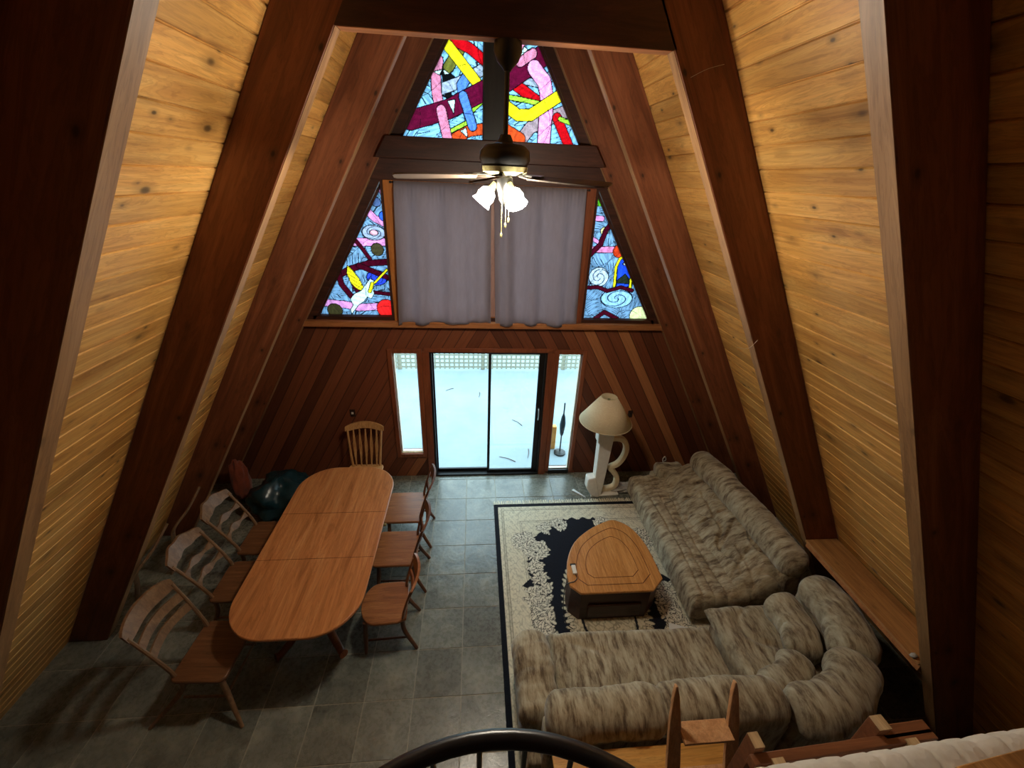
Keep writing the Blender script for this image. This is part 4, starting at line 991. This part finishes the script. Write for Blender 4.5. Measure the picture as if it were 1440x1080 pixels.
def pad(x0, x1, y0, y1, zf, zb, seed, r=.07, wr=.01, nu=60, nv=40, inside=None, nfreq=3.0, crease=None):
    def fn(u, v):
        x = x0 + (x1 - x0) * u; y = y0 + (y1 - y0) * v
        e = min(u * (x1 - x0), (1 - u) * (x1 - x0), v * (y1 - y0), (1 - v) * (y1 - y0))
        dr = r * (1 - math.sqrt(max(0, 1 - (1 - min(1, e / r)) ** 2)))
        q = (x, y, 0)
        z = zf(x, y) - dr + wr * (nz(q, nfreq, seed) + .7 * nz(q, nfreq * 2.4, seed + 5)) - wr * 2.0 * max(0, .18 - abs(nz(q, nfreq * .9, seed + 11))) / .18
        if crease: z -= crease(x, y)
        return (x, y, max(z, zb + .01))
    mb = MB().grid(fn, nu, nv)
    W = nu + 1; bd = [i for i in range(nu)] + [j * W + nu for j in range(nv)] + [nv * W + i for i in range(nu, 0, -1)] + [j * W for j in range(nv, 0, -1)]
    o = len(mb.v); mb.v += [(mb.v[i][0], mb.v[i][1], zb) for i in bd]; n = len(bd)
    for k in range(n): mb.f.append([bd[k], o + k, o + (k + 1) % n, bd[(k + 1) % n]]); mb.sm.append(True)
    mb.f.append([o + k for k in range(n)]); mb.sm.append(False)
    return mb

# near section: left arm, one long seat, two-cushion rolled back
s1 = thing('sofa_section', 'near sofa section with a left arm and its rolled back towards the camera', 'sofa', (.14, 1.33, .0145), 0, 'sectional sofa')
MB().bb(.06, 1.93, .10, .92, .02, .30).build('base', 'sofa', s1, bevel=.03)
pad(.33, 1.90, .36, 1.0, lambda x, y: .435 + .012 * math.sin(3 * x), .24, 3, r=.07, wr=.008).build('seat_cushion', 'sofa', s1, sharp=80)
MB().bb(.16, 1.985, .06, .26, .02, .66).build('back_panel', 'sofa', s1, bevel=.04)
roll([(.17, .20, .71), (.45, .195, .725), (.80, .195, .725), (1.055, .19, .705)], .16, .158, 5, cap=.16).build('back_cushion', 'sofa', s1, sharp=80)
roll([(1.00, .19, .70), (1.30, .195, .73), (1.65, .195, .725), (1.975, .18, .71)], .16, .16, 15, cap=.13).build('back_cushion', 'sofa', s1, sharp=80)
MB().bb(.03, .30, .26, .92, .02, .48).build('arm_panel', 'sofa', s1, bevel=.05)
roll([(.165, .24, .475), (.165, .5, .48), (.155, .75, .475), (.15, .96, .45)], .165, .135, 9, wr=.016, cap=.12).build('arm', 'sofa', s1, sharp=80)

# corner wedge
s2 = thing('sofa_corner', 'curved corner section of the sofa between its two straight sections', 'sofa', (2.13, 1.3, .0145), 0, 'sectional sofa')
mb = MB(); mb.prism([(.02, .06), (.45, .10), (.80, .32), (.98, .75), (.98, 1.22), (.10, 1.22), (.0, .9)], .02, .36, 'z'); mb.build('base', 'sofa', s2, bevel=.04)
mb = MB(); mb.prism([(.0, .04), (.45, .06), (.82, .26), (1.04, .70), (1.06, 1.2), (.86, 1.2), (.84, .78), (.68, .46), (.40, .28), (.0, .28)], .03, .68, 'z'); mb.build('back_panel', 'sofa', s2, bevel=.05)
pad(.0, .80, .50, 1.23, lambda x, y: .43 + .01 * math.sin(5 * y), .30, 23, r=.10, wr=.012).build('seat_cushion', 'sofa', s2, sharp=80)
roll([(-.005, .16, .715), (.28, .155, .73), (.54, .26, .735), (.78, .46, .72)], .18, .17, 31, wr=.018, cap=.13).build('back_cushion', 'sofa', s2, sharp=80)
roll([(.79, .45, .715), (.92, .68, .74), (.965, .95, .74), (.94, 1.20, .70)], .18, .17, 37, wr=.018, cap=.14).build('back_cushion', 'sofa', s2, sharp=80)
roll([(.02, .40, .52), (.25, .44, .54), (.46, .60, .53)], .14, .14, 41, wr=.016, cap=.10).build('lumbar_cushion', 'sofa', s2, sharp=80)
roll([(.50, .62, .53), (.64, .84, .54), (.66, 1.18, .52)], .15, .14, 43, wr=.016, cap=.10).build('lumbar_cushion', 'sofa', s2, sharp=80)

# right section: reclined, channelled seat
s3 = thing('sofa_section', 'long reclining sofa section with creased cushions along the right wall', 'sofa', (3.20, 2.57, .0145), PI / 2, 'sectional sofa')
MB().bb(.04, 2.0, .06, 1.06, .02, .28).build('base', 'sofa', s3, bevel=.03)
def chan(x, y):
    c = 0
    for k, yy in enumerate((.78, .90, 1.02)): c += .020 * math.exp(-((y - yy - .02 * math.sin(3 * x + k)) / .012) ** 2) * (1 if x < 1.55 else .3)
    for a, b, c_, d_ in ((1.15, .62, 1.45, .92), (1.0, .6, 1.15, .8), (1.55, .6, 1.8, 1.0), (.45, .55, .62, .70)):
        dx, dy = c_ - a, d_ - b; t = max(0, min(1, ((x - a) * dx + (y - b) * dy) / (dx * dx + dy * dy))); c += .022 * math.exp(-(math.hypot(x - a - t * dx, y - b - t * dy) / .016) ** 2)
    return c
pad(.02, 2.02, .55, 1.15, lambda x, y: .40 + .05 * max(0, (.85 - y) / .3) - .03 * max(0, (y - 1.0) / .15) + .015 * math.sin(4 * x), .10, 53, r=.09, wr=.010, nu=150, nv=60, crease=chan).build('seat_cushion', 'sofa', s3, sharp=80)
def cr2(x, y):
    c = 0
    for a, b, c_, d_ in ((.55, .62, .80, .36), (.95, .66, 1.0, .34), (.25, .64, .42, .40), (.8, .5, 1.35, .45), (1.35, .66, 1.5, .34), (.15, .5, .5, .48), (1.6, .6, 1.7, .4)):
        dx, dy = c_ - a, d_ - b; t = max(0, min(1, ((x - a) * dx + (y - b) * dy) / (dx * dx + dy * dy))); c += .030 * math.exp(-(math.hypot(x - a - t * dx, y - b - t * dy) / .018) ** 2)
    return c
pad(.03, 1.98, .20, .74, lambda x, y: .45 + .22 * max(0, min(1, (.70 - y) / .34)) ** .8 - .06 * math.exp(-((x - .05) / .12) ** 2), .20, 61, r=.12, wr=.022, nu=150, nv=60, nfreq=3.2, crease=cr2).build('back_cushion', 'sofa', s3, sharp=80)
MB().bb(.05, 1.98, .03, .26, .02, .66).build('back_panel', 'sofa', s3, bevel=.05)
roll([(.03, .15, .745), (.5, .155, .765), (1.0, .18, .765), (1.5, .22, .765), (1.93, .27, .74)], .155, .16, 67, wr=.012, cap=.14).build('headrest_roll', 'sofa', s3, sharp=80)
roll([(1.99, .40, .46), (1.99, .62, .47), (2.0, .80, .46)], .12, .11, 71, wr=.012, cap=.06).build('arm', 'sofa', s3, sharp=80)
MB().bb(1.88, 2.08, .36, .84, .02, .42).build('arm_panel', 'sofa', s3, bevel=.04)
#lump('pillow', 'sofa', (2.64, 4.32, .40), (.17, .16, .085), 77, .3, 'small slumped brown cushion at the lamp end of the reclining sofa section', 'cushion')

# ------------------------------------------------------------------ shelf between the right rafters
sf = thing('wall_shelf', 'plain wooden shelf board between two rafters on the right wall', 'shelf', (0, 0, 1.03))
z = 1.03; xi = WIN - TP * z; xo = WOUT - TP * z
MB().prism([(xi - .01, RY[0] + RT + .002), (xo - .02, RY[0] + RT + .002), (xo - .02, RY[1] - .002), (xi - .01, RY[1] - .002)], -.022, .0, 'z').build('board', 'shelf', sf, bevel=.003)
MB().bb(xi + .02, xi + .04, RY[0] + RT + .002, RY[1] - .002, -.09, -.022).build('cleat', 'trim', sf)
o = lump('rag', 'cloth', (3.14, 1.615, 1.03), (.025, .02, .02), 3, .3, 'tiny crumpled white rag on the camera end of the wall shelf', 'rag', n=16)

# ------------------------------------------------------------------ console table behind the sofa, ladder, loft things
cs = thing('console_table', 'figured wood console table standing behind the near sofa section', 'table', (0, 0, 0))
MB().bb(.33, 1.62, .80, 1.335, .675, .70).build('tabletop', 'console', cs, bevel=.004)
for x in (.40, 1.55):
    for y in (.86, 1.26): MB().bb(x - .025, x + .025, y - .025, y + .025, 0, .675).build('leg', 'console', cs)
MB().bb(.38, 1.57, .84, .86, .59, .675).build('apron', 'console', cs)
ld = thing('wooden_ladder', 'small wooden ladder with pointed rail tips leaning over the console table', 'ladder', (1.065, .48, 0))
L_ = math.hypot(.70, 1.755); ang = -math.atan2(.70, 1.755)
RX = Matrix.Rotation(ang, 4, 'X')
for s in (-1, 1):
    pts = [(-.036, 0), (.036, 0), (.038, 1.45), (.032, L_ - .22), (.018, L_ - .06), (.006, L_), (-.006, L_), (-.018, L_ - .06), (-.032, L_ - .22), (-.038, 1.45)]
    mb = MB(); mb.prism([(a + s * .168, b) for a, b in pts], -.013, .013, 'y'); mb.xf(RX); mb.build('rail', 'ladder', ld, bevel=.004)
for z in (.30, .62, .94, 1.26, 1.52):
    mb = MB(); y = z * math.tan(-ang); mb.bb(-.14, .14, y - .075, y + .03, z - .02, z); mb.build('tread', 'ladder', ld, bevel=.003)
mb = MB(); mb.tube([(.148, .60, 1.50), (.148, .63, 1.58)], [.014, .008], 8); mb.build('bracket', 'metal', ld)

ma = thing('mattress', 'white quilted mattress lying on the loft floor', 'mattress', (.512, .49, 2.482), .042)
def quilt(x, y): return .008 * math.exp(-(((x / .082) % 1.0 - .5) / .10) ** 2)
pad(.0, 1.42, -1.5, .0, lambda x, y: .262, .0, 3, r=.035, wr=.004, nu=170, nv=60, crease=quilt).build('mattress_top', 'mattress', ma, sharp=80)
pl = thing('wooden_board', 'tan wooden board lying on the white mattress', 'board', (1.30, .455, 2.749), .10)
MB().bb(-.17, .60, -.16, .0, 0, .025).build('board', 'shelf', pl, bevel=.003)
bf = thing('bed_rail', 'rough lumber rail with stub posts along the far side of the mattress', 'rail', (.535, .49, 2.482), .042)
MB().bb(.14, .80, .045, .075, .06, .10).build('rail', 'bedwood', bf, bevel=.003)
MB().bb(.62, .80, .06, .10, .05, .10).build('block', 'bedwood', bf, bevel=.003)
for x, w_ in ((.17, .034), (.62, .044)):
    p_ = MB().bb(x - w_ / 2, x + w_ / 2, .075, .118, -.15, .125).build('post', 'bedwood', bf, bevel=.002)
    MB().bb(x - w_ / 2, x + w_ / 2, .076, .117, .1255, .129).build('cut_end', 'cutend', p_)
    MB().bb(x - w_ / 2, x + w_ / 2, -.06, .08, -.14, -.10).build('bracket', 'bedwood', bf)
for x in (.22, .70): MB().bb(x - .02, x + .02, .02, .055, .03, .105).build('cleat', 'cutend', bf)

hr = thing('spiral_railing', 'curved black iron railing round the stair opening below the camera', 'railing', (-.150, -.08, 0))
RR = .545; zr = 3.05
arc = [(RR * math.cos(math.radians(a)), RR * math.sin(math.radians(a)), zr) for a in range(-30, 211, 5)]
MB().tube(arc, .0195, 12).build('handrail', 'black_rail', hr)
MB().tube([(x, y, 2.50) for x, y, _ in arc], .012, 8).build('lower_rail', 'black_rail', hr)
for a in range(-28, 211, 11):
    x, y = RR * math.cos(math.radians(a)), RR * math.sin(math.radians(a)); MB().tube([(x, y, 2.40), (x, y, zr)], .0065, 8).build('baluster', 'black_rail', hr)

# stray cobwebs
for pts, lb in (([(1.02, 2.754, 4.72), (1.10, 2.74, 4.76), (1.20, 2.754, 4.79)], 'thin cobweb strand high on the right rafter of the collar beam'),
                ([(1.78, 2.754, 3.10), (1.86, 2.735, 3.10), (1.93, 2.754, 3.16)], 'thin cobweb strand half way up the right rafter of the collar beam')):
    o = MB().tube(spline(pts, 6), .0012, 5).build('cobweb', 'thread'); tag(o, lb, 'cobweb', 'cobweb strands on the rafter')

# ------------------------------------------------------------------ render look
SC.view_settings.view_transform = 'Standard'; SC.view_settings.look = 'None'
SC.view_settings.exposure = 0.9; SC.view_settings.gamma = 1.0
SC.cycles.use_denoising = True
SC.cycles.max_bounces = 8; SC.cycles.transparent_max_bounces = 12; SC.cycles.sample_clamp_indirect = 6.0
